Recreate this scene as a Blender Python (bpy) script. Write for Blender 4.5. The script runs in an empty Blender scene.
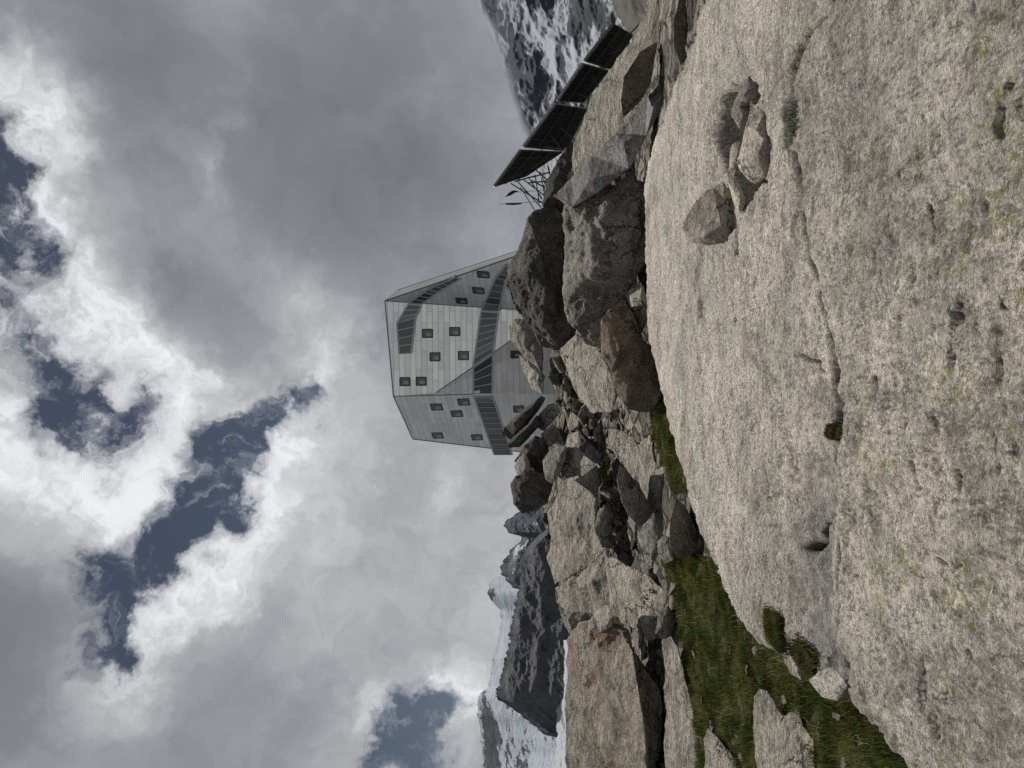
import bpy, bmesh, math, random
import numpy as np
from mathutils import Vector
from mathutils.geometry import delaunay_2d_cdt

random.seed(7)
sc = bpy.context.scene
col = sc.collection
F = 720.0
PIT = math.radians(5.0)
CP, SP = math.cos(PIT), math.sin(PIT)

# ---------------------------------------------------------------- projection helpers
def ray(x, y):
    """slopes (X/Y, Z/Y) of the sight line through a photo pixel (the photo is held sideways)"""
    r = (384.0 - y) / F
    d = (x - 512.0) / F
    Yd = CP + d * SP
    return r / Yd, (SP - d * CP) / Yd

def P(x, y, Y):
    a, s = ray(x, y)
    return Vector((a * Y, Y, s * Y))

def proj(X, Y, Z):
    fw = Y * CP + Z * SP
    up = -Y * SP + Z * CP
    return 512.0 - F * up / fw, 384.0 - F * X / fw

# ---------------------------------------------------------------- numpy noise
_rng = np.random.RandomState(11)
_perm = _rng.permutation(256)
_perm = np.concatenate([_perm, _perm, _perm])
_g = _rng.normal(size=(256, 3)); _g /= np.linalg.norm(_g, axis=1)[:, None]

def perlin(p):
    p = np.asarray(p, dtype=np.float64)
    i = np.floor(p).astype(np.int64); f = p - i
    i &= 255
    w = f * f * f * (f * (f * 6 - 15) + 10)
    out = np.zeros(len(p))
    for dx in (0, 1):
        hx = _perm[(i[:, 0] + dx) & 255]
        wx = w[:, 0] if dx else 1 - w[:, 0]
        for dy in (0, 1):
            hy = _perm[hx + ((i[:, 1] + dy) & 255)]
            wy = w[:, 1] if dy else 1 - w[:, 1]
            for dz in (0, 1):
                h = _perm[hy + ((i[:, 2] + dz) & 255)]
                wz = w[:, 2] if dz else 1 - w[:, 2]
                g = _g[h]
                d = g[:, 0] * (f[:, 0] - dx) + g[:, 1] * (f[:, 1] - dy) + g[:, 2] * (f[:, 2] - dz)
                out += wx * wy * wz * d
    return out * 1.6

def fbm(p, octv=5, gain=0.5, lac=2.03):
    p = np.asarray(p, dtype=np.float64)
    a, s = 1.0, np.zeros(len(p))
    for k in range(octv):
        s += a * perlin(p + 17.3 * k); p = p * lac; a *= gain
    return s

def ridged(p, octv=5, gain=0.5, lac=2.03):
    p = np.asarray(p, dtype=np.float64)
    a, s = 1.0, np.zeros(len(p))
    for k in range(octv):
        s += a * (1 - 2 * np.abs(perlin(p + 9.1 * k))); p = p * lac; a *= gain
    return s

def sstep(t):
    t = np.clip(t, 0, 1); return t * t * (3 - 2 * t)

def in_poly(px, py, poly):
    inside = np.zeros(px.shape, bool)
    n = len(poly)
    for i in range(n):
        x0, y0 = poly[i]; x1, y1 = poly[(i + 1) % n]
        c = ((y0 > py) != (y1 > py)) & (px < (x1 - x0) * (py - y0) / ((y1 - y0) or 1e-9) + x0)
        inside ^= c
    return inside

def poly_dist(px, py, line):
    d = np.full(px.shape, 1e9)
    for (x0, y0), (x1, y1) in zip(line[:-1], line[1:]):
        vx, vy = x1 - x0, y1 - y0
        t = np.clip(((px - x0) * vx + (py - y0) * vy) / (vx * vx + vy * vy + 1e-9), 0, 1)
        d = np.minimum(d, np.hypot(px - x0 - t * vx, py - y0 - t * vy))
    return d

# ---------------------------------------------------------------- object helpers
def tag(o, label=None, cat=None, group=None, kind=None):
    if label: o['label'] = label
    if cat: o['category'] = cat
    if group: o['group'] = group
    if kind: o['kind'] = kind
    return o

def link(name, me, mat=None, parent=None, loc=None):
    o = bpy.data.objects.new(name, me)
    col.objects.link(o)
    if mat: me.materials.append(mat)
    if loc is not None: o.location = loc
    if parent: o.parent = parent
    return o

def empty(name, loc=(0, 0, 0)):
    o = bpy.data.objects.new(name, None); col.objects.link(o); o.location = loc
    o.empty_display_size = 0.1
    return o

def np_mesh(name, V, faces, smooth=True):
    me = bpy.data.meshes.new(name)
    V = np.asarray(V, dtype=np.float32); faces = np.asarray(faces, dtype=np.int32)
    n = faces.shape[1]
    me.vertices.add(len(V)); me.vertices.foreach_set('co', V.ravel())
    me.loops.add(faces.size); me.loops.foreach_set('vertex_index', faces.ravel())
    me.polygons.add(len(faces))
    me.polygons.foreach_set('loop_start', np.arange(0, faces.size, n, dtype=np.int32))
    me.polygons.foreach_set('loop_total', np.full(len(faces), n, dtype=np.int32))
    me.update(calc_edges=True); me.validate()
    if smooth: me.polygons.foreach_set('use_smooth', np.ones(len(me.polygons), bool))
    return me

def fattr(me, name, vals):
    a = me.attributes.new(name, 'FLOAT', 'POINT')
    a.data.foreach_set('value', np.asarray(vals, dtype=np.float32))

# ---------------------------------------------------------------- node helper
class NT:
    def __init__(s, tree): s.t = tree; tree.nodes.clear()
    def n(s, kind, **kw):
        nd = s.t.nodes.new(kind)
        ins = kw.pop('ins', {})
        for k, v in kw.items(): setattr(nd, k, v)
        for k, v in ins.items():
            if isinstance(v, bpy.types.NodeSocket): s.t.links.new(v, nd.inputs[k])
            else: nd.inputs[k].default_value = v
        return nd
    def m(s, op, a, b=0.0, c=None, clamp=False):
        nd = s.n('ShaderNodeMath', operation=op, use_clamp=clamp)
        for i, v in enumerate((a, b) if c is None else (a, b, c)):
            if isinstance(v, bpy.types.NodeSocket): s.t.links.new(v, nd.inputs[i])
            else: nd.inputs[i].default_value = v
        return nd.outputs[0]
    def vm(s, op, a, b=None, scale=None):
        nd = s.n('ShaderNodeVectorMath', operation=op)
        for i, v in enumerate((a, b)):
            if v is None: continue
            if isinstance(v, bpy.types.NodeSocket): s.t.links.new(v, nd.inputs[i])
            else: nd.inputs[i].default_value = v
        if scale is not None: nd.inputs['Scale'].default_value = scale
        return nd.outputs['Value'] if op in ('DOT_PRODUCT', 'LENGTH') else nd.outputs[0]
    def noise(s, vec, scale, detail=8, rough=0.6, dist=0.0, col=False):
        nd = s.n('ShaderNodeTexNoise', ins={'Vector': vec, 'Scale': scale, 'Detail': detail, 'Roughness': rough, 'Distortion': dist})
        return nd.outputs['Color'] if col else nd.outputs['Fac']
    def ramp(s, fac, stops, interp='LINEAR'):
        nd = s.n('ShaderNodeValToRGB'); s.t.links.new(fac, nd.inputs[0])
        cr = nd.color_ramp; cr.interpolation = interp
        while len(cr.elements) < len(stops): cr.elements.new(0.5)
        for e, (p, c) in zip(cr.elements, stops):
            e.position = p
            e.color = (c, c, c, 1) if isinstance(c, (int, float)) else (*c, 1)
        return nd.outputs[0]
    def step(s, v, a, b):
        nd = s.n('ShaderNodeMapRange', interpolation_type='SMOOTHSTEP', ins={'Value': v, 'From Min': a, 'From Max': b, 'To Min': 0.0, 'To Max': 1.0})
        return nd.outputs[0]
    def mix(s, f, a, b, mode='MIX'):
        nd = s.n('ShaderNodeMix', data_type='RGBA', blend_type=mode)
        for sock, v in ((nd.inputs[0], f), (nd.inputs[6], a), (nd.inputs[7], b)):
            if isinstance(v, bpy.types.NodeSocket): s.t.links.new(v, sock)
            else: sock.default_value = v if isinstance(v, (int, float)) else (*v, 1)
        return nd.outputs[2]

def new_mat(name):
    m = bpy.data.materials.new(name); m.use_nodes = True
    return m, NT(m.node_tree)

def rock_mat(name, light, mid, dark, grain=55.0, lichen=0.25, black=0.25, rust=0.0, stretch=(1, 1, 1), big=1.0, bump=0.012, attr=None, rot=(0, 0, 0), crack=.85, xtal=.42, mots=.55):
    m, t = new_mat(name)
    tc = t.n('ShaderNodeTexCoord')
    oi = t.n('ShaderNodeObjectInfo')
    off = t.vm('SCALE', t.n('ShaderNodeCombineXYZ', ins={0: oi.outputs['Random'], 1: oi.outputs['Random'], 2: oi.outputs['Random']}).outputs[0], scale=37.0)
    base = t.vm('ADD', tc.outputs['Object'], off)
    mp = t.n('ShaderNodeMapping', ins={'Vector': base, 'Scale': stretch, 'Rotation': rot})
    v = mp.outputs[0]
    n_big = t.noise(base, 0.55 * big, 6, 0.6, 0.4)
    n_mid = t.noise(v, 3.2 * big, 9, 0.68, 0.3)
    n_fin = t.noise(v, grain * 0.4, 6, 0.75)
    n_gr = t.noise(v, grain, 4, 0.8)
    tone = t.m('ADD', t.m('MULTIPLY', n_mid, 0.6), t.m('MULTIPLY', n_big, 0.4))
    c = t.ramp(tone, [(0.40, dark), (0.49, mid), (0.57, light)])
    cr_ = t.n('ShaderNodeTexVoronoi', ins={'Vector': v, 'Scale': grain * 1.15})
    cv = t.n('ShaderNodeSeparateColor', ins={0: cr_.outputs['Color']}).outputs[0]
    c = t.mix(t.m('MULTIPLY', t.step(cv, .72, .82), xtal * .7), c, tuple(min(1, q * 1.55) for q in light))
    c = t.mix(t.m('MULTIPLY', t.step(cv, .22, .13), xtal), c, tuple(q * 0.28 for q in mid))
    # grains: pale feldspar, dark mica
    c = t.mix(t.m('MULTIPLY', t.step(n_gr, 0.54, 0.68), 0.5), c, tuple(min(1, q * 1.35) for q in light))
    c = t.mix(t.m('MULTIPLY', t.step(n_gr, 0.48, 0.36), 0.75), c, tuple(q * 0.32 for q in mid))
    c = t.mix(t.m('MULTIPLY', t.step(n_fin, 0.47, 0.33), 0.55), c, tuple(q * 0.45 for q in dark))
    if black > 0:   # dark crustose lichen in patches
        k = t.m('MULTIPLY', t.step(t.noise(base, 1.6 * big, 8, 0.72, 0.5), 0.53, 0.66), t.step(t.noise(base, 14.0 * big, 5, 0.7), 0.36, 0.6))
        c = t.mix(t.m('MULTIPLY', k, black), c, (0.035, 0.035, 0.03))
    mot = t.noise(v if attr else base, 5.5 * big, 7, .72, .6)
    c = t.mix(t.m('MULTIPLY', t.step(mot, .50, .66), mots), c, tuple(q * .42 for q in mid))
    c = t.mix(t.m('MULTIPLY', t.step(mot, .44, .32), .35), c, tuple(min(1, q * 1.12) for q in light))
    if rust > 0:
        k = t.step(t.noise(v, 1.1 * big, 6, 0.6, 0.6), 0.5, 0.68)
        c = t.mix(t.m('MULTIPLY', k, rust), c, (0.22, 0.125, 0.055))
    if lichen > 0:  # yellow green map lichen
        k = t.m('MULTIPLY', t.step(t.noise(base, 1.3, 4, 0.6), 0.52, 0.68), t.step(t.noise(base, 21.0, 5, 0.7), 0.55, 0.63))
        c = t.mix(t.m('MULTIPLY', k, lichen), c, (0.27, 0.28, 0.045))
    if crack > 0:
        wv = t.vm('ADD', base, t.vm('SCALE', t.vm('SUBTRACT', t.noise(base, 1.4 * big, 6, .65, 0, True), (.5, .5, .5)), scale=1.1))
        vo = t.n('ShaderNodeTexVoronoi', feature='DISTANCE_TO_EDGE', ins={'Vector': t.vm('MULTIPLY', wv, (1.0, 1.0, 1.7)), 'Scale': .85 * big})
        ck = t.m('MULTIPLY', t.step(vo.outputs[0], .028, .004), t.step(t.noise(base, .9, 3, .5), .42, .56))
        c = t.mix(t.m('MULTIPLY', ck, crack), c, (.03, .027, .023))
    if attr:
        nr_ = t.n('ShaderNodeAttribute', attribute_name='near').outputs['Fac']
        pat = t.step(t.noise(base, 2.3, 8, .7, .4), .42, .62)
        c = t.mix(t.m('MULTIPLY', t.m('MULTIPLY', pat, nr_), .30), c, t.mix(n_fin, (.07, .07, .062), (.30, .29, .26)))
        lk = t.m('MULTIPLY', t.m('MULTIPLY', t.step(t.noise(base, 3.1, 5, .65), .51, .60), t.step(t.noise(base, 34.0, 5, .75), .49, .58)), nr_)
        c = t.mix(t.m('MULTIPLY', lk, .92), c, (.26, .27, .06))
    if attr:        # attribute: water-stained grey
        at = t.n('ShaderNodeAttribute', attribute_name=attr).outputs['Fac']
        c = t.mix(t.m('MULTIPLY', at, 0.75), c, t.mix(n_mid, (0.11, 0.115, 0.12), (0.33, 0.33, 0.33)))
    hx = None
    if attr:  # dark mottle and streaks: lichen and mineral tone with pit shade painted in
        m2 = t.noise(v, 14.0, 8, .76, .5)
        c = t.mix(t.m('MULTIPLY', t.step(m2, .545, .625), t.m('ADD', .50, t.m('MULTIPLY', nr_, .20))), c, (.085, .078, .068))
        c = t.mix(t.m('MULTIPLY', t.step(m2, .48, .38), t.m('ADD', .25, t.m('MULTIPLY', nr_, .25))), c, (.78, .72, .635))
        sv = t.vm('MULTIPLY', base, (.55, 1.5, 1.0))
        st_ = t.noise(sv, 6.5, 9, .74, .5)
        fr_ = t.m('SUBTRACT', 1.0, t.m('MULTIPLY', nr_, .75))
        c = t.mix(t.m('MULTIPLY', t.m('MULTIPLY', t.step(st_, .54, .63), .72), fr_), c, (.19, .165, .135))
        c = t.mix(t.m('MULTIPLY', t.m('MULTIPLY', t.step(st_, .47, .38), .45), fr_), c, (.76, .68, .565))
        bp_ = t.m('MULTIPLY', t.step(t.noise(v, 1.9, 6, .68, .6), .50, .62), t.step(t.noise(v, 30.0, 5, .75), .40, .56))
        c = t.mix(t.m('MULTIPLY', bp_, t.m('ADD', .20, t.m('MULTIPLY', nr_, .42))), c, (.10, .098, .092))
        hx = t.m('ADD', t.m('MULTIPLY', m2, -3.2), t.m('MULTIPLY', st_, -4.0))
    if attr:
        lg = t.noise(t.vm('MULTIPLY', base, (.8, .9, 1.0)), 1.1, 5, .62, .5)
        c = t.mix(1.0, c, t.ramp(lg, [(.33, (.74, .74, .75)), (.48, (1.05, 1.04, 1.03)), (.62, (1.27, 1.235, 1.20))]), 'MULTIPLY')
        ca = t.n('ShaderNodeAttribute', attribute_name='crack').outputs['Fac']
        c = t.mix(t.m('MULTIPLY', ca, .95), c, (.035, .032, .024))
    h = t.m('ADD', t.m('MULTIPLY', n_mid, 5.0), t.m('ADD', t.m('MULTIPLY', n_fin, 2.4), t.m('MULTIPLY', n_gr, 0.55)))
    if hx is not None: h = t.m('ADD', h, hx)
    if crack > 0: h = t.m('SUBTRACT', h, t.m('MULTIPLY', ck, .6))
    bp = t.n('ShaderNodeBump', ins={'Strength': 1.0, 'Distance': bump, 'Height': h})
    b = t.n('ShaderNodeBsdfPrincipled', ins={'Base Color': c, 'Roughness': 0.88, 'Normal': bp.outputs[0]})
    b.inputs['Specular IOR Level'].default_value = 0.25
    o = t.n('ShaderNodeOutputMaterial', ins={'Surface': b.outputs[0]})
    return m

def flat_mat(name, c, rough=0.6, metal=0.0, var=0.15, scale=8.0, spec=0.5):
    m, t = new_mat(name)
    tc = t.n('ShaderNodeTexCoord')
    n = t.noise(tc.outputs['Object'], scale, 6, 0.65)
    cc = t.mix(n, tuple(q * (1 - var) for q in c), tuple(min(1, q * (1 + var)) for q in c))
    b = t.n('ShaderNodeBsdfPrincipled', ins={'Base Color': cc, 'Roughness': rough, 'Metallic': metal})
    b.inputs['Specular IOR Level'].default_value = spec
    t.n('ShaderNodeOutputMaterial', ins={'Surface': b.outputs[0]})
    return m

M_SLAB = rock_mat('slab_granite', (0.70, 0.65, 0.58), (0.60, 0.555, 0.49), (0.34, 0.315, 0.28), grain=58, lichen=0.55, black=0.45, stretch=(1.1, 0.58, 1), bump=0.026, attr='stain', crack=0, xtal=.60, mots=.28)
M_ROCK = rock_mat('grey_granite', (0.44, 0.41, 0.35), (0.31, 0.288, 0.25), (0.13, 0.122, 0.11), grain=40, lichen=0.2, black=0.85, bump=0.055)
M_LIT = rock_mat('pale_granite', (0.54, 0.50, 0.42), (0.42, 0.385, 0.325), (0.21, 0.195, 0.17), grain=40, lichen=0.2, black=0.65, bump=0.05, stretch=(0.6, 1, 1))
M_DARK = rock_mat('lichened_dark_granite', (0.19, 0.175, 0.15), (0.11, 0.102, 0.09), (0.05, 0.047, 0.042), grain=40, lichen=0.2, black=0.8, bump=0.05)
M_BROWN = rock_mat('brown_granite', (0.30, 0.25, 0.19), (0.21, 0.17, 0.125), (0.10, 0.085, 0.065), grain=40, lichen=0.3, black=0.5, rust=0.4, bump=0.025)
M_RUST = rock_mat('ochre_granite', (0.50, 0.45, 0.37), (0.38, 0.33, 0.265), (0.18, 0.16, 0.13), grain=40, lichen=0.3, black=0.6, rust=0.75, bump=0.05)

# ---------------------------------------------------------------- terrain profiles
SKY_Y = [-300, -120, 0, 60, 100, 140, 190, 240, 262, 300, 340, 400, 450, 480, 520, 560, 600, 640, 700, 768, 900, 1200]
SKY_X = [690, 672, 656, 646, 622, 594, 566, 545, 536, 540, 548, 556, 548, 541, 543, 556, 562, 570, 574, 578, 584, 600]
EDG_Y = [-400, -50, 0, 40, 70, 110, 150, 190, 240, 300, 340, 380, 430, 480, 530, 575, 620, 645, 665, 690, 715, 735, 752, 768, 830, 1000]
EDG_X = [760, 710, 702, 692, 682, 664, 650, 643, 645, 646, 649, 656, 668, 682, 697, 716, 738, 765, 800, 822, 858, 872, 888, 900, 960, 1250]
_aS = np.array([ray(600, y)[0] for y in SKY_Y])[::-1]
_sS = np.array([ray(x, y)[1] for x, y in zip(SKY_X, SKY_Y)])[::-1]
_aE = np.array([ray(x, y)[0] for x, y in zip(EDG_X, EDG_Y)])[::-1]
_yE = np.array([1.5 / (0.02 - ray(x, y)[1]) for x, y in zip(EDG_X, EDG_Y)])[::-1]
HILL_Y = [0, 5, 10, 13, 17, 20, 24, 29, 33, 37]
HILL_Z = [-1.86, -1.82, -1.72, -1.5, -1.15, -.6, .3, 1.5, 2.4, 2.9]

CRACKS = [  # polylines along the slab: points, half-width px, depth m
    ([(797, 150), (806, 205), (815, 255), (824, 300), (831, 345), (836, 400), (838, 440)], 1.7, 0.05),
    ([(838, 440), (834, 480), (837, 560), (836, 640), (832, 668)], 1.6, 0.05),
    ([(838, -5), (828, 14), (810, 34), (801, 58), (797, 90)], 1.8, 0.05),
    ([(699, 268), (702, 290), (704, 318)], 1.6, 0.04),
    ([(806, 356), (818, 362), (824, 371)], 2.0, 0.03),
    ([(872, 378), (876, 392)], 2.0, 0.03), ([(901, 420), (904, 452)], 1.6, 0.025), ([(910, 462), (918, 490)], 1.8, 0.025),
    ([(812, 532), (822, 518), (833, 511)], 2.4, 0.05), ([(803, 550), (810, 542), (815, 526)], 2.6, 0.05),
    ([(945, 90), (948, 118)], 1.3, 0.015), ([(930, 205), (936, 225), (933, 246)], 1.6, 0.02), ([(897, 170), (901, 183)], 1.6, 0.02), ([(1003, 296), (1008, 310)], 2.0, 0.025), ([(958, 470), (962, 492)], 1.5, 0.02), ([(940, 560), (951, 572), (960, 566)], 1.5, 0.02), ([(760, 395), (763, 420)], 1.3, 0.02), ([(735, 300), (738, 326)], 1.2, 0.02), ([(724, 430), (729, 462)], 1.2, 0.02), ([(770, 470), (775, 500)], 1.4, 0.02),
    ([(775, 305), (780, 330)], 1.5, 0.02), ([(700, 340), (704, 380)], 1.4, 0.02),
]
HOLLOW = [(723, 92), (735, 84), (757, 80), (771, 110), (772, 176), (745, 215), (733, 190), (727, 172), (719, 140)]
BASIN = [(818, 470), (815, 530), (812, 600), (818, 650), (832, 668)]

def ground(X, Y):
    """terrain height, slab mask, stain"""
    a = X / Y
    pts = np.stack([X, Y, np.zeros_like(X)], 1)
    Ye = np.interp(a, _aE, _yE)
    Ye = Ye * (1 + 0.03 * fbm(np.stack([a * 18, np.zeros_like(a), a * 0 + 3.3], 1), 6, .55))
    t = Y - Ye
    near = Y < 16
    zs = -1.5 + 0.02 * Y
    q = pts[near]
    und = np.zeros_like(X); und[near] = 0.045 * fbm(q * 0.45, 3)
    fol = np.zeros_like(X)
    w = q * np.array([2.0, 5.6, 1.0]) + 0.35 * np.stack([fbm(q * 1.1, 2), fbm(q * 1.1 + 50, 2), 0 * q[:, 0]], 1)
    fol[near] = 0.017 * ridged(w, 3, 0.55) + (0.009 * fbm(q * np.array([10, 6, 1]), 4, 0.62)) * 1.0 + 0.012 * fbm(q * np.array([3.2, 2.0, 1]) + 77, 3, .6)
    # flakes and pits
    pit = np.zeros_like(X)
    near_ = Y[near]
    fol[near] -= 0.016 * sstep((ridged(q * np.array([7.0, 9.0, 1]) + 13, 2, .5) - 1.05) / .35) * sstep(perlin(q * 1.7 + 3) + .35)
    pit[near] = -0.022 * sstep((fbm(q * np.array([2.6, 5.5, 1]) + 31, 3) - 0.42) / 0.18)
    zs = zs + und + fol + pit - 0.05 * np.clip((t + 0.6) / 0.6, 0, 1.2) ** 2
    stain = np.zeros_like(X)
    zm = -1.5 + 0.02 * Y
    px, py = proj(X[near], Y[near], zm[near])
    add = np.zeros(px.shape); st = np.zeros(px.shape); ck = np.zeros(px.shape)
    wob = 2.5 * fbm(q * 5.0 + 7, 3)
    for line, hw, dep in CRACKS:
        d = poly_dist(px + wob * 0.6, py + wob, line)
        lf = 0.55 + .45 * sstep(.5 + 1.6 * perlin(np.stack([px * .05, py * .05, px * 0 + hw], 1)))
        add -= dep * 1.8 * lf * np.exp(-(d / (hw * .85)) ** 2); ck = np.maximum(ck, lf * np.exp(-(d / (hw * .75)) ** 2))
    d = poly_dist(px + wob * 2, py + wob, BASIN)
    add -= 0.10 * np.exp(-(d / 16.0) ** 2)
    st = np.maximum(st, np.exp(-(d / 17.0) ** 2) * 1.1)
    d = poly_dist(px + wob * 2, py, [(830, 400), (826, 440), (818, 470)])
    st = np.maximum(st, 0.6 * np.exp(-(d / 12.0) ** 2))
    hol = in_poly(px + wob * .5, py + wob * .5, HOLLOW)
    d = poly_dist(px, py, HOLLOW + HOLLOW[:1])
    add -= np.where(hol, 0.27 * sstep(d / 3.0), 0)
    rim = poly_dist(px, py, [(716, 175), (713, 140), (718, 105)])
    add += 0.05 * np.exp(-(rim / 7.0) ** 2) * (~hol)
    zs[near] += add; stain[near] = np.clip(st, 0, 1)
    global CRK
    CRK = np.zeros_like(X); CRK[near] = ck
    # outer ground
    zo = np.interp(Y, HILL_Y, HILL_Z)
    zo = zo + 0.10 * fbm(pts * 0.8, 4)
    ss = np.interp(a, _aS, _sS)
    cap = ss * Y - 0.02
    zfar = np.minimum(ss * 36 - 0.012 * (Y - 36), ss * Y - 0.02 * (Y - 36))
    ya = 384 - a * F * CP
    zo = zo - 0.7 * sstep((ya - 270) / 40) * sstep((440 - ya) / 40) * sstep((2.2 - t) / .8) * (t > 0)
    zo = np.where((ya < 215) & (t > 0) & (t < 6), zo + (np.maximum(zo, zs - 0.06 - 0.02 * t) - zo) * sstep((215 - ya) / 30) * sstep((6 - t) / 2), zo)
    zo = np.minimum(zo, cap)
    zo = np.where(Y > 36, zfar, zo)
    drop = np.clip(Y - 95, 0, None)
    zo = zo - 0.42 * np.minimum(drop, 1500) - 0.02 * np.clip(drop - 1500, 0, None)
    rough = np.clip((Y - 12) / 6, 0, 1) * np.clip((200 - Y) / 150, 0, 1)
    zo = zo + rough * 0.14 * ridged(pts * 0.9 + 5, 4) - rough * 0.2
    k = sstep(t / 0.20)
    z = zs * (1 - k) + zo * k
    z = np.where((t > 0) & (t < 0.8), np.minimum(z, zs - 0.03), z)
    # slab is never lower than surrounding at its own area
    return z, t, stain

vr = np.arange(1150, 636, -1.25)
Yr = [1.5 / (0.02 - ray(v, 384)[1]) for v in vr]
Yr = [q for q in Yr if 0.5 < q < 13.5]
rows = list(Yr)
while rows[-1] < 37: rows.append(rows[-1] + 0.085)
while rows[-1] < 100: rows.append(rows[-1] * 1.012)
while rows[-1] < 9000: rows.append(rows[-1] * 1.09)
rows = np.array(rows)
cc = list(np.arange(0, 0.60, 1.25 / F))
stp = 1.25 / F
while cc[-1] < 1.7: stp *= 1.07; cc.append(cc[-1] + stp)
cols = np.array([-q for q in cc[:0:-1]] + cc)
nr, nc = len(rows), len(cols)
YY = np.repeat(rows, nc); AA = np.tile(cols, nr); XX = AA * YY
ZZ, TT, STN = ground(XX, YY)
CR0 = CRK.copy()
GPX, GPY = proj(XX, YY, ZZ)

GRASS = [[(660, 545), (672, 552), (710, 555), (740, 583), (765, 615), (785, 618), (805, 640), (825, 660), (850, 680), (880, 705), (900, 730), (930, 768), (990, 835), (700, 835), (686, 768), (696, 742), (690, 700), (684, 650), (672, 605)],
         [(650, 390), (670, 392), (690, 440), (700, 492), (674, 496), (655, 444)]]
grs = np.zeros(len(XX), bool)
wob = 3.0 * fbm(np.stack([XX, YY, ZZ], 1) * 3.0, 3)
nearg = (YY < 18)
for pl in GRASS: grs |= in_poly(GPX + wob, GPY + wob, pl) & nearg
offl = (AA < -0.53) & (TT > 0.3) & (YY < 9)
grs = (grs | offl) & (TT > 0.04)

idx = np.arange(nr * nc).reshape(nr, nc)
Q = np.stack([idx[:-1, :-1], idx[:-1, 1:], idx[1:, 1:], idx[1:, :-1]], -1).reshape(-1, 4)
slabf = TT[Q].max(1) < 0.24
V = np.stack([XX, YY, ZZ], 1)
def submesh(name, mask, mat, attrs):
    q = Q[mask]; u, inv = np.unique(q, return_inverse=True)
    me = np_mesh(name, V[u], inv.reshape(-1, 4))
    for k, vals in attrs.items(): fattr(me, k, vals[u])
    return link(name, me, mat)
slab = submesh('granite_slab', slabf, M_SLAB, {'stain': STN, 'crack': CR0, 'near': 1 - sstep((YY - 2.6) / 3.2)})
tag(slab, 'broad pale granite slab filling the foreground', None, None, 'structure')

# ground material: gritty soil and broken stone, mossy where turf grows
def ground_mat():
    m, t = new_mat('stony_ground')
    tc = t.n('ShaderNodeTexCoord'); v = tc.outputs['Object']
    n1 = t.noise(v, 1.2, 9, 0.7); n2 = t.noise(v, 9, 8, 0.7)
    wv = t.vm('ADD', v, t.vm('SCALE', t.vm('SUBTRACT', t.noise(v, 2.5, 5, .6, 0, True), (.5, .5, .5)), scale=.5))
    vo = t.n('ShaderNodeTexVoronoi', ins={'Vector': wv, 'Scale': 2.4})
    ve = t.n('ShaderNodeTexVoronoi', feature='DISTANCE_TO_EDGE', ins={'Vector': wv, 'Scale': 2.4})
    n3 = t.noise(v, 34, 6, .75)
    cell = t.n('ShaderNodeSeparateColor', ins={0: vo.outputs['Color']}).outputs[0]
    c = t.ramp(t.m('ADD', t.m('MULTIPLY', n1, .55), t.m('MULTIPLY', cell, .45)), [(0.28, (0.075, 0.07, 0.06)), (0.5, (0.20, 0.185, 0.16)), (0.72, (0.36, 0.33, 0.28))])
    c = t.mix(t.m('MULTIPLY', t.step(n2, 0.5, 0.36), 0.7), c, (0.05, 0.047, 0.04))
    c = t.mix(t.m('MULTIPLY', t.step(n3, 0.5, 0.38), 0.6), c, (0.06, 0.055, 0.05))
    c = t.mix(t.m('MULTIPLY', t.step(ve.outputs[0], .09, .01), .9), c, (.02, .018, .015))
    at = t.n('ShaderNodeAttribute', attribute_name='grass').outputs['Fac']
    g = t.mix(n2, (0.028, 0.034, 0.010), (0.085, 0.085, 0.03))
    c = t.mix(at, c, g)
    bp = t.n('ShaderNodeBump', ins={'Strength': 1.0, 'Distance': 0.10, 'Height': t.m('ADD', t.m('ADD', n2, t.m('MULTIPLY', n3, .3)), t.m('MULTIPLY', t.step(ve.outputs[0], 0.0, .12), .8))})
    b = t.n('ShaderNodeBsdfPrincipled', ins={'Base Color': c, 'Roughness': 0.95, 'Normal': bp.outputs[0]})
    b.inputs['Specular IOR Level'].default_value = 0.15
    t.n('ShaderNodeOutputMaterial', ins={'Surface': b.outputs[0]})
    return m
grd = submesh('ground', ~slabf, ground_mat(), {'grass': grs.astype(float)})
tag(grd, 'stony alpine ground rising to the ridge', None, None, 'structure')

def gz(X, Y):
    return float(ground(np.array([X]), np.array([Y]))[0][0])
def on_ground(x, y, y0=2.0, y1=40.0):
    """first hit of a sight line with the terrain"""
    a, s = ray(x, y)
    Ys = np.exp(np.linspace(math.log(y0), math.log(y1), 900))
    z = ground(a * Ys, Ys)[0]
    hit = np.nonzero(z > s * Ys)[0]
    Yh = Ys[hit[0]] if len(hit) else y1
    return float(Yh)

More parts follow.
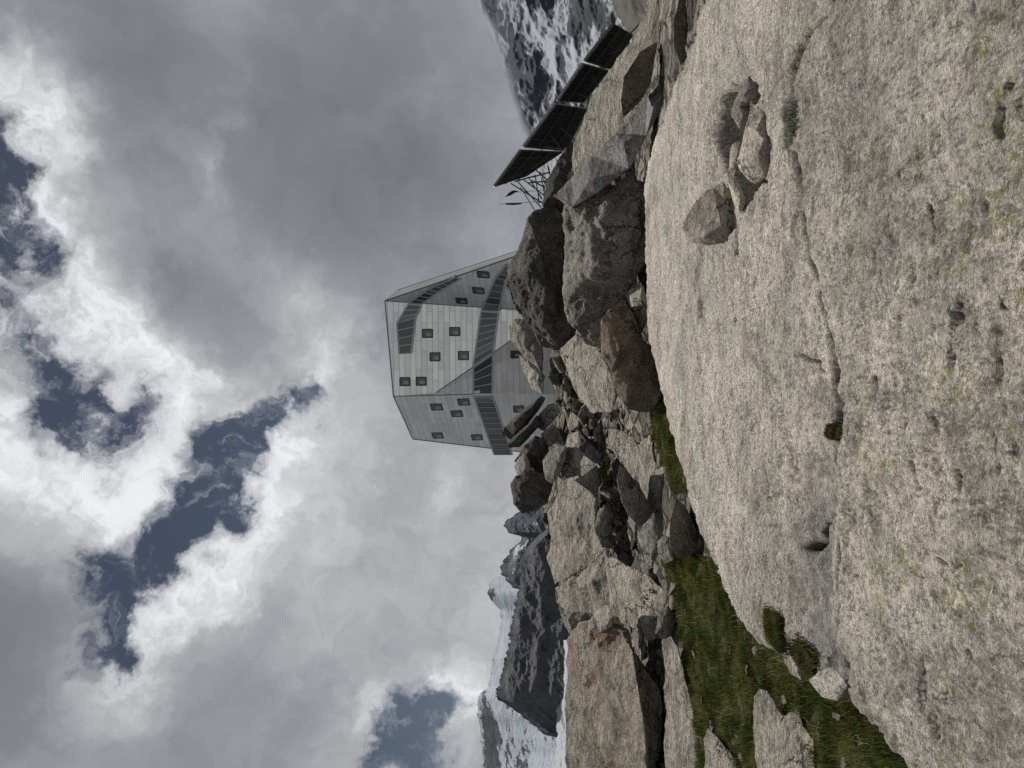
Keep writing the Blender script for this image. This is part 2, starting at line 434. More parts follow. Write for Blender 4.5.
# ---------------------------------------------------------------- rocks
def finish_rock(bm, edge, disp, seed, smooth_it=1, freq=1.0):
    for it in range(9):
        long = [e for e in bm.edges if e.calc_length() > edge]
        if not long or len(bm.verts) > 16000: break
        bmesh.ops.subdivide_edges(bm, edges=long, cuts=1, use_grid_fill=False)
        bmesh.ops.triangulate(bm, faces=[f for f in bm.faces if len(f.verts) > 3])
    bmesh.ops.recalc_face_normals(bm, faces=bm.faces)
    for _ in range(smooth_it):
        bmesh.ops.smooth_vert(bm, verts=bm.verts, factor=0.5, use_axis_x=True, use_axis_y=True, use_axis_z=True)
    bm.normal_update()
    co = np.array([v.co[:] for v in bm.verts]); no = np.array([v.normal[:] for v in bm.verts])
    size = np.ptp(co, 0).max()
    p = co / size * 2.2 * freq + seed * 13.7
    d = disp * size * (0.5 * fbm(p, 6, 0.58) + 0.4 * ridged(p * 1.8 + 4, 5, 0.58) - 0.28)
    # chipped planes
    for kk, fr in ((0, 1.3), (1, 2.6), (2, 5.0)):
        st = .07 * perlin(p * fr * .8 + 91 + 7 * kk) + .25 * (p @ np.array([[.9, .3, .5], [-.4, .8, .6], [.2, -.7, .9]][kk])) * fr * .6
        q_ = st * 2.2; fq = q_ - np.floor(q_)
        d += disp * size * (.75, .50, .26)[kk] * (sstep((fq - .42) / .16) - fq)
    co = co + no * d[:, None]
    for v, c in zip(bm.verts, co): v.co = c

def rock(name, label, cat, outline, Y, mat, tilt=1.0, inner=(), thick=0.7, bulge=0.22, disp=0.03, seed=0, edge_px=2.1, group=None, smooth_it=0, offs=None):
    """closed stone: front outline + facet points, a smaller back"""
    n = len(outline)
    ox = [p[0] for p in outline]; oy = [p[1] for p in outline]
    m = Y / F
    xm, w, h = max(ox), max(ox) - min(ox), max(oy) - min(oy)
    size = max(w, h) * m
    cx, cy = sum(ox) / n, sum(oy) / n
    pts = [(p[0], p[1], (p[2] if len(p) > 2 else 0.0)) for p in outline]
    rr = random.Random(seed + 5)
    inn = list(inner)
    if not inn:
        for i in range(0, n, 1):
            f = 0.50 + rr.uniform(-.06, .06)
            inn.append((cx + (ox[i] - cx) * f, cy + (oy[i] - cy) * f, -bulge * min(w, h) * m * rr.uniform(.8, 1.2)))
        inn.append((cx, cy, -bulge * min(w, h) * m * 1.25))
    allp = pts + inn
    dep = lambda p: Y + p[2] + tilt * (xm - p[0]) * m
    r = delaunay_2d_cdt([Vector((p[0], p[1])) for p in allp], [(i, (i + 1) % n) for i in range(n)], [], 1, 0.01)
    bm = bmesh.new()
    vs = []
    for k, v2 in enumerate(r[0]):
        src = r[3][k]
        p = allp[src[0]] if src else (v2[0], v2[1], 0.0)
        vs.append(bm.verts.new(P(p[0], p[1], dep(p))))
    for f in r[2]:
        try: bm.faces.new([vs[i] for i in f])
        except ValueError: pass
    rim = {}
    for k in range(len(r[0])):
        for s_ in r[3][k]:
            if s_ < n: rim[s_] = vs[k]
    back = []
    for i in range(n):
        f = 0.8
        p = (cx + (ox[i] - cx) * f, cy + (oy[i] - cy) * f)
        y_ = Y + tilt * (xm - p[0]) * m * 0.7 + thick * size * (0.75 + 0.1 * rr.random())
        q = P(p[0], p[1], y_)
        back.append(bm.verts.new(q))
    for i in range(n):
        j = (i + 1) % n
        if i in rim and j in rim:
            try: bm.faces.new((rim[i], rim[j], back[j], back[i]))
            except ValueError: pass
    cb = bm.verts.new(P(cx, cy, Y + tilt * (xm - cx) * m * 0.7 + thick * size))
    for i in range(n):
        bm.faces.new((back[(i + 1) % n], back[i], cb))
    bmesh.ops.triangulate(bm, faces=bm.faces)
    finish_rock(bm, edge_px * m, disp, seed, smooth_it)
    base = P(max(ox), cy, Y)
    for v in bm.verts: v.co -= base
    me = bpy.data.meshes.new(name); bm.to_mesh(me); bm.free()
    me.polygons.foreach_set('use_smooth', np.ones(len(me.polygons), bool))
    o = link(name, me, mat, loc=base)
    return tag(o, label, cat, group)

B = 'boulder'
# --- right hand side, below the solar panels
rock('granite_outcrop', 'long pale sunlit outcrop directly beneath the row of solar panels', 'outcrop',
     [(556, 186), (572, 169), (574, 143), (589, 101), (614, 64), (634, 38), (650, 2), (656, -40), (700, -40), (703, 0), (692, 34), (682, 66), (668, 92), (640, 120), (616, 140), (590, 170), (575, 190)],
     13.2, M_LIT, tilt=1.6, inner=[(600, 118, -.1), (625, 88, -.3), (645, 52, -.35), (664, 8, -.3), (675, 40, -.3), (655, 84, -.35), (630, 112, -.2)], thick=0.5, disp=0.016, seed=1)
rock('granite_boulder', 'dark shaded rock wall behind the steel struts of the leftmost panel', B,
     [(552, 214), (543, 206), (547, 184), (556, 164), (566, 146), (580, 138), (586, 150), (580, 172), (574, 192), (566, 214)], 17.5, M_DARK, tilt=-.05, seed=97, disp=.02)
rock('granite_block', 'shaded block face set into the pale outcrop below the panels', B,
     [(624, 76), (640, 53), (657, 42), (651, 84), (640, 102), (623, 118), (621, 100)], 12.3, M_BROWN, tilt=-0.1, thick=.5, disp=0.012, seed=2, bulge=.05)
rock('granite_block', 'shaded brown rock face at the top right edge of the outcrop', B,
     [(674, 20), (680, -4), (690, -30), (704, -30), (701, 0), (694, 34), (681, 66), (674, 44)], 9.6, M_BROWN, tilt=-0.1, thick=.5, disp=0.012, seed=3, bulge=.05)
rock('granite_plank', 'smooth grey tilted slab sloping from the panel struts down the outcrop', 'rock slab',
     [(553, 196), (572, 178), (592, 156), (616, 133), (648, 97), (677, 66), (676, 82), (660, 112), (646, 136), (629, 168), (599, 191), (572, 208)],
     12.2, rock_mat('smooth_grey_granite', (0.27, 0.262, 0.25), (0.20, 0.194, 0.184), (0.12, 0.115, 0.107), grain=40, lichen=.05, black=.3, bump=.015),
     tilt=1.1, inner=[(590, 180, -.2), (625, 145, -.3), (655, 104, -.25)], thick=.35, disp=0.012, seed=4)
rock('granite_boulder', 'big furrowed grey boulder left of the smooth tilted slab', B,
     [(566, 203), (588, 193), (604, 186), (628, 168), (642, 190), (646, 222), (645, 256), (634, 284), (622, 300), (606, 314), (601, 348), (586, 344), (575, 328), (567, 300), (568, 249)],
     13.5, M_ROCK, tilt=0.62, inner=[(590, 225, -.45), (612, 215, -.5), (630, 215, -.3), (622, 258, -.4), (596, 270, -.5), (585, 310, -.3), (604, 295, -.2)], thick=.5, disp=0.038, seed=5)
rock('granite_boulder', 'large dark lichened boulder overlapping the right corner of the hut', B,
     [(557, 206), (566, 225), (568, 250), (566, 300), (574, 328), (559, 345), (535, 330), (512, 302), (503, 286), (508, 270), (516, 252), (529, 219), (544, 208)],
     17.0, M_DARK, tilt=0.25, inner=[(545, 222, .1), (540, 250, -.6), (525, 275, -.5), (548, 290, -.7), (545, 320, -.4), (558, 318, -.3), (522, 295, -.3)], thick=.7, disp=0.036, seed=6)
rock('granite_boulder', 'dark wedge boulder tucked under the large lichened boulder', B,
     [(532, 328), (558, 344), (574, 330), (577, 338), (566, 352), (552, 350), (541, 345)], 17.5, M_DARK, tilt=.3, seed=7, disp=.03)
rock('granite_boulder', 'rounded grey boulder in front of the lower hut wall', B,
     [(508, 328), (514, 319), (523, 319), (536, 331), (543, 348), (542, 372), (527, 358), (512, 342)], 22, M_ROCK, tilt=.9, seed=8)
rock('granite_boulder', 'pale leaning rock just below the hut wall window', B,
     [(520, 356), (527, 358), (536, 366), (545, 376), (543, 394), (532, 388), (524, 372)], 23, M_LIT, tilt=1.4, seed=9)
rock('granite_boulder', 'brown overhanging block above the dark gap beside the slab', B,
     [(602, 320), (610, 308), (622, 299), (634, 316), (643, 340), (658, 352), (666, 390), (652, 412), (628, 410), (617, 392), (612, 372), (603, 354)],
     12.9, M_BROWN, tilt=-0.15, inner=[(612, 325, -.2), (620, 350, -.35), (628, 385, -.25), (634, 350, -.2)], thick=.6, disp=.02, seed=10)
rock('granite_slab_block', 'pale tilted slab left of the brown overhanging block', 'rock slab',
     [(560, 350), (577, 335), (590, 343), (602, 354), (612, 374), (617, 394), (612, 412), (592, 412), (576, 392), (568, 372)], 13.5, M_LIT, tilt=1.8, thick=.5, seed=11, bulge=.1, disp=.02)
rock('stone', 'small smooth white stone wedged at the slab edge', 'stone',
     [(628, 292), (634, 285), (643, 285), (647, 304), (645, 326), (641, 335), (635, 322), (629, 308)], 13.1, M_LIT, tilt=1.2, seed=12, disp=.015)

# --- ridge left of the hut corner
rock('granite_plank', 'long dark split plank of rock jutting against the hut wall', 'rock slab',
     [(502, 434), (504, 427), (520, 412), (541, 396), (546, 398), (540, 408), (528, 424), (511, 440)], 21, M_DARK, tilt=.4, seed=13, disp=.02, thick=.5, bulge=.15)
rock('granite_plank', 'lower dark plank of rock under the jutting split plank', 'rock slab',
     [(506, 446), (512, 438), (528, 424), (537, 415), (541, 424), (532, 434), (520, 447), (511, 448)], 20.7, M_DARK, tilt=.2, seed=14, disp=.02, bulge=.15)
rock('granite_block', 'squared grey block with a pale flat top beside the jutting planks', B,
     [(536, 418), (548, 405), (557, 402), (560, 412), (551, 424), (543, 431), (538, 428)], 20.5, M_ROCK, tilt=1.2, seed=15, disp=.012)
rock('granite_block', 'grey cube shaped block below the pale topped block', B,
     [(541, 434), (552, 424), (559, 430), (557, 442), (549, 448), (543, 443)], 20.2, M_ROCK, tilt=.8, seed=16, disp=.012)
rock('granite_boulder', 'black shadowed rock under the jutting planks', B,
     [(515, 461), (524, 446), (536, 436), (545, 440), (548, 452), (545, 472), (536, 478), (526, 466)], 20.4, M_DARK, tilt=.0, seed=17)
rock('stone', 'bright lichened stone on the skyline left of the hut', 'stone',
     [(514, 466), (519, 458), (525, 453), (529, 461), (530, 470), (524, 477), (517, 474)], 19.6, M_ROCK, tilt=1.3, seed=18)
rock('granite_boulder', 'big black boulder at the left end of the ridge crest', B,
     [(510, 484), (516, 476), (530, 470), (546, 474), (553, 484), (547, 503), (534, 510), (522, 513), (514, 504)], 19.6, M_DARK, tilt=.15, seed=19)
rock('granite_block', 'upright grey block right of the black boulder', B,
     [(543, 461), (550, 450), (558, 444), (567, 447), (566, 458), (560, 472), (553, 484), (545, 479)], 18.2, M_ROCK, tilt=1.2, seed=20, disp=.02)
rock('granite_slab_block', 'pale rough slab top behind the two dark wedges', 'rock slab',
     [(568, 434), (579, 431), (582, 446), (590, 456), (601, 467), (590, 473), (577, 479), (562, 477), (559, 464), (564, 448)], 17.2, M_LIT, tilt=1.8, seed=21, bulge=.08, disp=.015)
rock('granite_wedge', 'dark flat wedge with a sharp lower corner above the stones', 'rock',
     [(578, 448), (584, 441), (590, 443), (599, 452), (603, 465), (594, 463), (585, 456)], 16.4, M_ROCK, tilt=.1, seed=22, disp=.01, bulge=.05)
rock('granite_wedge', 'dark triangular wedge below the pale rough slab', 'rock',
     [(574, 480), (584, 475), (597, 465), (599, 480), (598, 499), (588, 490)], 16.2, M_ROCK, tilt=-.1, seed=23, disp=.01, bulge=.06)
rock('granite_boulder', 'large pale slab faced boulder in the middle of the ridge', B,
     [(548, 514), (555, 500), (566, 480), (579, 477), (597, 499), (595, 530), (607, 549), (583, 570), (555, 584), (547, 557), (551, 536)], 16.6, M_LIT, tilt=1.5,
     inner=[(575, 500, -.1), (580, 535, -.2), (565, 560, -.2), (590, 550, -.15), (562, 520, -.1)], thick=.5, seed=24, disp=.018)
rock('granite_boulder', 'broad cracked block just left of the large pale boulder', B,
     [(555, 588), (583, 571), (607, 550), (612, 575), (616, 606), (604, 614), (586, 613), (567, 612), (556, 602)], 16.0, M_LIT, tilt=1.4,
     inner=[(575, 595, -.15), (592, 580, -.25), (597, 598, -.15)], thick=.5, seed=25, disp=.018)
rock('granite_boulder', 'dark pointed boulder among the loose stones mid ridge', B,
     [(594, 530), (598, 516), (605, 505), (610, 514), (613, 530), (612, 548), (602, 547)], 15.3, M_ROCK, tilt=.1, seed=26)
rock('granite_boulder', 'long pale slab running down to the grass above the brown boulder', B,
     [(609, 428), (622, 430), (637, 442), (651, 433), (655, 460), (668, 476), (680, 493), (678, 516), (661, 531), (653, 511), (640, 488), (622, 464), (607, 443)], 12.6, M_LIT, tilt=1.7,
     inner=[(630, 452, -.1), (650, 475, -.15), (668, 500, -.15)], thick=.4, seed=40, disp=.02)
rock('granite_boulder', 'grey rock with a shaded flat face below the long pale slab', B,
     [(620, 462), (638, 484), (654, 511), (648, 520), (640, 528), (628, 514), (621, 500), (617, 480)], 12.9, M_ROCK, tilt=.0, seed=41, bulge=.08, disp=.012)
rock('granite_boulder', 'brown overhanging boulder at the head of the grass', B,
     [(670, 520), (676, 498), (684, 505), (692, 518), (697, 534), (699, 548), (690, 555), (679, 557), (669, 546)], 10.3, M_BROWN, tilt=-.15, seed=42, bulge=.15, thick=.6, disp=.015)
rock('granite_boulder', 'rounded lichened boulder left of the brown overhanging boulder', B,
     [(640, 534), (646, 524), (655, 518), (663, 535), (659, 552), (652, 569), (645, 558)], 11.6, M_ROCK, tilt=1.0, seed=43)
rock('granite_boulder', 'small smooth boulder touching the top of the grass', B,
     [(657, 542), (663, 536), (669, 537), (672, 548), (674, 560), (665, 564), (659, 556)], 11.1, M_ROCK, tilt=1.3, seed=44)
# --- left group
rock('granite_boulder', 'huge ochre stained boulder with a shaded overhang at the left edge', B,
     [(566, 640), (580, 624), (592, 619), (612, 621), (626, 628), (638, 650), (650, 668), (663, 690), (662, 722), (656, 768), (652, 810), (574, 810), (568, 768), (564, 700)],
     12.4, M_RUST, tilt=1.25, inner=[(632, 650, -.55), (638, 688, -.75), (646, 733, -.8), (648, 775, -.8), (600, 650, -.25), (605, 700, -.35), (610, 760, -.35), (580, 720, -.1)], thick=.6, seed=50, disp=.024)
rock('granite_boulder', 'furrowed pale rock between the ochre boulder and the cracked block', B,
     [(606, 556), (616, 558), (628, 568), (648, 575), (664, 590), (668, 602), (657, 618), (661, 638), (650, 640), (636, 630), (622, 624), (612, 606)], 12.6, M_LIT, tilt=1.7, seed=51, bulge=.1, disp=.025)
rock('granite_wedge', 'dark upright wedge in the gap above the narrow pale ledge', 'rock',
     [(656, 634), (659, 612), (668, 606), (674, 614), (675, 628), (667, 643)], 11.6, M_ROCK, tilt=.1, seed=52)
rock('granite_boulder', 'white chipped rock above the furrowed pale rock', B,
     [(594, 612), (602, 607), (613, 604), (618, 616), (612, 626), (600, 634), (594, 626)], 13.2, M_LIT, tilt=1.6, seed=53, disp=.02)
rock('granite_boulder', 'jagged dark block at the foot of the cracked block', B,
     [(560, 614), (572, 612), (588, 614), (592, 626), (584, 642), (574, 640), (566, 628)], 15.4, M_ROCK, tilt=.5, seed=54)
rock('granite_ledge', 'narrow pale ledge beside the gap of loose pebbles', 'rock slab',
     [(663, 640), (671, 636), (678, 648), (683, 668), (691, 702), (698, 724), (705, 745), (707, 800), (667, 800), (666, 730), (664, 690)], 9.9, M_LIT, tilt=1.9, seed=55, bulge=.08, thick=.35, disp=.02)
def on_turf(name, label, cat, out, mat, tilt, seed, lift=0.0, **kw):
    xb = max(p[0] for p in out); yb = sum(p[1] for p in out) / len(out)
    rock(name, label, cat, out, on_ground(min(xb, 890), yb) - lift, mat, tilt=tilt, seed=seed, **kw)
on_turf('granite_boulder', 'small pale rock poking out of the grass at the left edge', B, [(704, 738), (708, 729), (718, 738), (730, 752), (744, 772), (744, 800), (706, 800)], M_LIT, 1.9, 70, disp=.02)
on_turf('granite_boulder', 'pale cracked rock rising out of the grass by the slab', B,
        [(754, 696), (759, 688), (768, 690), (776, 705), (785, 720), (792, 712), (799, 710), (803, 726), (814, 741), (816, 800), (762, 800), (757, 760), (753, 722)], M_LIT, 1.9, 71, disp=.025, bulge=.12, thick=.4)
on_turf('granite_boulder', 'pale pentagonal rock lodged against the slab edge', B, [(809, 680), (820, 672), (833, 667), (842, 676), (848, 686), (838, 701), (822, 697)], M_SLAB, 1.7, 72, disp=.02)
on_turf('stone', 'narrow white stone between the dark heather tuft and the grass', 'stone', [(781, 650), (788, 648), (796, 655), (802, 670), (802, 680), (792, 675), (785, 664)], M_LIT, 1.6, 73, disp=.02)
on_turf('stone', 'tiny tan pebble at the end of the slab crack', 'stone', [(823, 660), (827, 656), (831, 660), (831, 667), (826, 669)], M_LIT, 1.0, 74, disp=.02, edge_px=1.2)

# --- cluster lying on the slab
def on_slab(name, label, cat, out, mat, tilt, seed, dy=0.0, **kw):
    xb = max(p[0] for p in out); yb = [p[1] for p in out if p[0] == xb][0]
    a, s = ray(xb - 1.5, yb)
    Yb = 1.5 / (0.02 - s)
    kw.setdefault('edge_px', 1.8)
    rock(name, label, cat, out, Yb + dy, mat, tilt=tilt, seed=seed, **kw)
M_CL = rock_mat('grey_brown_stone', (0.42, 0.375, 0.32), (0.30, 0.268, 0.232), (0.17, 0.155, 0.137), grain=66, lichen=.35, black=.3, bump=.012)
M_PALE = rock_mat('pale_stone', (0.58, 0.53, 0.44), (0.45, 0.41, 0.345), (0.27, 0.245, 0.21), grain=70, lichen=.45, black=.25, bump=.012)
on_slab('granite_boulder', 'grey brown angular boulder, leftmost of the cluster lying on the slab', B,
        [(682, 228), (687, 215), (695, 203), (703, 193), (713, 187), (723, 181), (731, 194), (737, 209), (735, 227), (730, 237), (724, 243), (703, 245), (688, 241)], M_CL, .75, 80,
        inner=[(700, 222, -.08), (716, 205, -.1), (722, 225, -.16), (705, 236, -.14), (724, 200, -.06)], disp=.018, thick=.6)
on_slab('stone', 'tall lichened pointed stone standing in the hollow of the slab', 'stone',
        [(751, 101), (758, 106), (765, 113), (770, 124), (773, 136), (770, 158), (766, 177), (756, 184), (747, 178), (740, 171), (737, 162), (742, 144), (746, 127)], M_PALE, .75, 81,
        inner=[(756, 130, -.07), (758, 155, -.09), (764, 140, -.08), (750, 162, -.06)], disp=.018, thick=.5)
on_slab('stone', 'brown grey block leaning behind the tall lichened stone', 'stone',
        [(748, 76), (754, 79), (759, 83), (761, 96), (757, 104), (749, 106), (746, 126), (740, 128), (731, 115), (734, 102), (739, 92)], M_CL, .45, 82, dy=.08, disp=.018)
on_slab('stone', 'thin pale stone upright left of the tall lichened stone', 'stone', [(731, 146), (736, 142), (741, 142), (739, 158), (737, 168), (734, 178), (729, 170)], M_PALE, .7, 83, dy=.02, disp=.015)
on_slab('stone', 'slender pale stone joining the boulder and the tall stone', 'stone', [(727, 180), (733, 179), (740, 184), (743, 192), (745, 203), (743, 212), (740, 219), (735, 207), (731, 193)], M_PALE, .8, 84, disp=.015)
on_slab('stone', 'small pale stone under the lower corner of the boulder', 'stone', [(729, 236), (735, 229), (740, 227), (742, 240), (740, 252), (734, 257), (726, 252)], M_PALE, .8, 85, dy=-.06, disp=.015)
on_slab('stone', 'little round stone at the right end of the cluster', 'stone', [(759, 84), (762, 80), (766, 86), (767, 97), (763, 98), (760, 92)], M_PALE, .8, 86, dy=-.02, disp=.015, edge_px=1.2)

# --- scree: loose blocks on the hillside
protos = []
for k in range(7):
    rr = random.Random(900 + k)
    bm = bmesh.new()
    for i in range(13):
        v = Vector((rr.gauss(0, 1), rr.gauss(0, 1), rr.gauss(0, 1))).normalized() * rr.uniform(.42, .55)
        bm.verts.new((v.x * 1.35, v.y * 0.95, v.z * rr.choice([.4, .55, .8])))
    bmesh.ops.convex_hull(bm, input=bm.verts)
    bmesh.ops.delete(bm, geom=[v for v in bm.verts if not v.link_faces], context='VERTS')
    finish_rock(bm, 0.10, 0.035, 900 + k, 0)
    me = bpy.data.meshes.new('scree_block'); bm.to_mesh(me); bm.free()
    me.polygons.foreach_set('use_smooth', np.ones(len(me.polygons), bool))
    me.materials.append([M_ROCK, M_LIT, M_ROCK, M_DARK, M_ROCK, M_LIT, M_BROWN][k])
    protos.append(me)
zones = [((556, 400, 665, 625), 70, (2.2, 5.5), 'small stone chip among the ridge boulders', 'stone chips on the ridge'),
         ((534, 366, 604, 470), 105, (6, 17), 'angular grey block in the scree directly below the hut', 'scree below the hut'),
         ((540, 500, 560, 620), 30, (4, 10), 'loose block along the left ridge crest', 'loose blocks on the left crest'),
         ((562, 620, 650, 768), 10, (5, 12), 'loose block behind the ochre boulder', 'blocks by the ochre boulder'),
         ((590, 395, 625, 520), 34, (4, 11), 'angular grey block wedged below the mid ridge slabs', 'blocks wedged mid ridge'),
         ((570, 180, 645, 320), 10, (5, 12), 'loose block round the furrowed boulder', 'blocks by the furrowed boulder')]
for (x0, y0, x1, y1), n, (r0, r1), lab, grp in zones:
    for i in range(n):
        x, y = random.uniform(x0, x1), random.uniform(y0, y1)
        Yh = on_ground(x, y, 9, 36)
        if Yh > 35.5: continue
        p = P(x, y, Yh)
        o = bpy.data.objects.new('scree_block', random.choice(protos)); col.objects.link(o)
        s_ = random.uniform(r0, r1) * Yh / F * 1.5
        o.location = p + Vector((0, 0, s_ * .1)); o.scale = (s_, s_ * random.uniform(.7, 1.1), s_ * random.uniform(.6, 1.1))
        o.rotation_euler = (random.uniform(-.8, .8), random.uniform(-.8, .8), random.uniform(0, 6.28))
        tag(o, lab, 'rock', grp)

for pts_, Y_, lab, grp in (([(606, 496, 8), (616, 498, 6), (602, 488, 5), (611, 513, 9), (620, 535, 9), (617, 549, 6), (627, 557, 10), (634, 546, 8), (619, 522, 6), (609, 505, 5), (614, 541, 5), (630, 568, 5)], 14.4, 'loose grey stone jammed between the pale boulder and the dark cleft', 'stones jammed in the cleft'),
                           ([(659, 728, 5), (661, 741, 7), (659, 757, 6), (664, 766, 5), (660, 714, 4), (662, 655, 9), (659, 641, 5), (664, 668, 5)], 10.6, 'pebble in the dark gap below the ochre boulder', 'pebbles in the gap')):
    for (x, y, r_) in pts_:
        o = bpy.data.objects.new('stone', random.choice(protos)); col.objects.link(o)
        Yg = min(on_ground(x, y, 8, 22), Y_ + 2.5); o.location = P(x, y, Yg); s_ = r_ * Yg / F * 1.9
        o.scale = (s_, s_ * random.uniform(.6, 1), s_ * random.uniform(.6, 1)); o.rotation_euler = (random.uniform(-1, 1), random.uniform(-1, 1), random.uniform(0, 6))
        tag(o, lab, 'stone', grp)

for (x, y, r_) in [(676, 590, 6), (690, 612, 4), (699, 655, 5), (694, 690, 6), (706, 700, 4), (716, 726, 5), (742, 735, 5), (748, 760, 6), (735, 650, 4), (752, 672, 5), (790, 700, 5), (826, 735, 6), (843, 716, 6), (866, 742, 5), (850, 762, 6), (760, 650, 4), (668, 572, 5), (720, 610, 4)]:
    o = bpy.data.objects.new('stone', protos[[1, 0, 5, 2][(x + y) % 4]]); col.objects.link(o)
    Yg = on_ground(x, y, 2, 20); s_ = r_ * Yg / F * 2.3; o.location = P(x, y, Yg) + Vector((0, 0, .03 + s_ * .15))
    o.scale = (s_, s_ * random.uniform(.6, 1), s_ * random.uniform(.6, 1)); o.rotation_euler = (random.uniform(-.5, .5), random.uniform(-.5, .5), random.uniform(0, 6))
    tag(o, 'small grey stone half sunk in the turf beside the slab', 'stone', 'stones half sunk in the turf')

# ---------------------------------------------------------------- grass
def blades(name, label, kind, cx, cy, cz, hmin, hmax, wid, mat, seed, lean=.5, cat=None):
    r = np.random.RandomState(seed); n = len(cx)
    h = r.uniform(hmin, hmax, n); th = r.uniform(0, 6.283, n); ln = r.uniform(.1, lean, n) * h; lt = r.uniform(0, 6.283, n)
    w = wid * r.uniform(.6, 1.3, n)
    b0 = np.stack([cx - np.cos(th) * w, cy - np.sin(th) * w, cz - .01], 1)
    b1 = np.stack([cx + np.cos(th) * w, cy + np.sin(th) * w, cz - .01], 1)
    md = np.stack([cx + np.cos(lt) * ln * .35, cy + np.sin(lt) * ln * .35, cz + h * .6], 1)
    m0 = md - np.stack([np.cos(th) * w * .7, np.sin(th) * w * .7, 0 * w], 1)
    m1 = md + np.stack([np.cos(th) * w * .7, np.sin(th) * w * .7, 0 * w], 1)
    tp = np.stack([cx + np.cos(lt) * ln, cy + np.sin(lt) * ln, cz + h], 1)
    V = np.stack([b0, b1, m1, m0, tp], 1).reshape(-1, 3)
    k = np.arange(n)[:, None] * 5
    Fc = np.concatenate([k + np.array([[0, 1, 2]]), k + np.array([[0, 2, 3]]), k + np.array([[3, 2, 4]])])
    base = np.array([cx.mean(), cy.mean(), cz.min()])
    me = np_mesh(name, V - base, Fc, smooth=False)
    fattr(me, 'tint', np.repeat(np.clip(.5 + .55 * (r.rand(n) - .5) + .55 * fbm(np.stack([cx, cy, cz], 1) * 2.2, 4), 0, 1), 5))
    o = link(name, me, mat, loc=base)
    return tag(o, label, cat, None, kind)
def grass_mat(name, c0, c1, c2):
    m, t = new_mat(name)
    at = t.n('ShaderNodeAttribute', attribute_name='tint').outputs['Fac']
    c = t.ramp(at, [(0.1, c0), (0.5, c1), (0.9, c2)])
    d = t.n('ShaderNodeBsdfDiffuse', ins={'Color': c})
    tr = t.n('ShaderNodeBsdfTranslucent', ins={'Color': c})
    mx = t.n('ShaderNodeMixShader', ins={0: 0.25, 1: d.outputs[0], 2: tr.outputs[0]})
    t.n('ShaderNodeOutputMaterial', ins={'Surface': mx.outputs[0]})
    return m
M_GRASS = grass_mat('alpine_turf', (0.030, 0.042, 0.011), (0.085, 0.11, 0.027), (0.21, 0.205, 0.075))
M_HEATH = grass_mat('dark_heather', (0.03, 0.042, 0.014), (0.085, 0.098, 0.03), (0.22, 0.19, 0.08))
M_SAGE = grass_mat('grey_sage', (0.14, 0.16, 0.12), (0.30, 0.32, 0.26), (0.55, 0.56, 0.48))
# candidate quads in the turf mask, weighted by area
gq = Q[(grs[Q].all(1)) & (np.abs(AA[Q[:, 0]]) < .75)]
r = np.random.RandomState(5)
A3 = V[gq]
area = np.linalg.norm(np.cross(A3[:, 1] - A3[:, 0], A3[:, 3] - A3[:, 0]), axis=1)
pick = r.choice(len(gq), 210000, p=area / area.sum())
u_, w_ = r.rand(len(pick)), r.rand(len(pick))
pp = A3[pick]
pt = pp[:, 0] + u_[:, None] * (pp[:, 1] - pp[:, 0]) + w_[:, None] * (pp[:, 3] - pp[:, 0])
clump = fbm(pt * np.array([3.4, 3.4, 0]), 4, .65)
keep = r.rand(len(pt)) < sstep((clump + .55) / .6); pt = pt[keep]; pt[:, 2] += .05 * np.clip(clump[keep], 0, 1)
blades('grass', 'short olive alpine turf in the channel beside the slab', 'stuff', pt[:, 0], pt[:, 1], pt[:, 2], .018, .065, .0032, M_GRASS, 3, .8)
sel = r.choice(len(pt), 2600)
blades('dry_grass', 'sparse straw coloured stems in the turf', 'stuff', pt[sel, 0], pt[sel, 1], pt[sel, 2], .06, .15, .0022, grass_mat('straw', (.20, .15, .06), (.34, .28, .13), (.5, .43, .25)), 9, .7)
def tuft(name, label, px, py, rx, ry, n, h, mat, seed, cat='plant', wid=.004):
    rr = np.random.RandomState(seed)
    Yc = on_ground(px, py)
    c = P(px, py, Yc)
    R1, R2 = ry * Yc / F, rx * Yc / F * 3.0
    th = rr.uniform(0, 6.283, n); rad = np.sqrt(rr.rand(n)) * (1 + .35 * np.sin(th * 2 + seed) * np.cos(th * 3 + seed * 2) + .2 * rr.randn(n))
    x = c.x + R1 * rad * np.cos(th); y = c.y + R2 * rad * np.sin(th)
    z = ground(x, y)[0]
    z = np.maximum(z, c.z - .05) + h * .5 * np.clip(1 - rad, 0, 1) * rr.rand(n)
    blades(name, label, None, x, y, z, h * .4, h, wid, mat, seed, .9, cat)
tuft('sage_tuft', 'grey green cushion plant growing in the slab crack near the stones', 791, 120, 5, 19, 1100, .05, M_SAGE, 21)
tuft('heather_bush', 'dark heather tuft in the notch of the slab edge', 776, 630, 8, 16, 2600, .075, M_HEATH, 22)
tuft('heather_bush', 'brown heather tuft between the slab and the narrow white stone', 806, 660, 7, 14, 2200, .065, M_HEATH, 23)
tuft('moss_tuft', 'dark moss tuft filling the crack in mid slab', 838, 432, 4, 8, 600, .035, M_HEATH, 24)
tuft('grass_tuft', 'green grass tuft above the furrowed pale rock', 620, 614, 4, 10, 500, .10, M_GRASS, 26)
tuft('moss_tuft', 'long green moss strip between the loose stones and the pale slab', 606, 468, 4, 20, 900, .10, M_GRASS, 27)

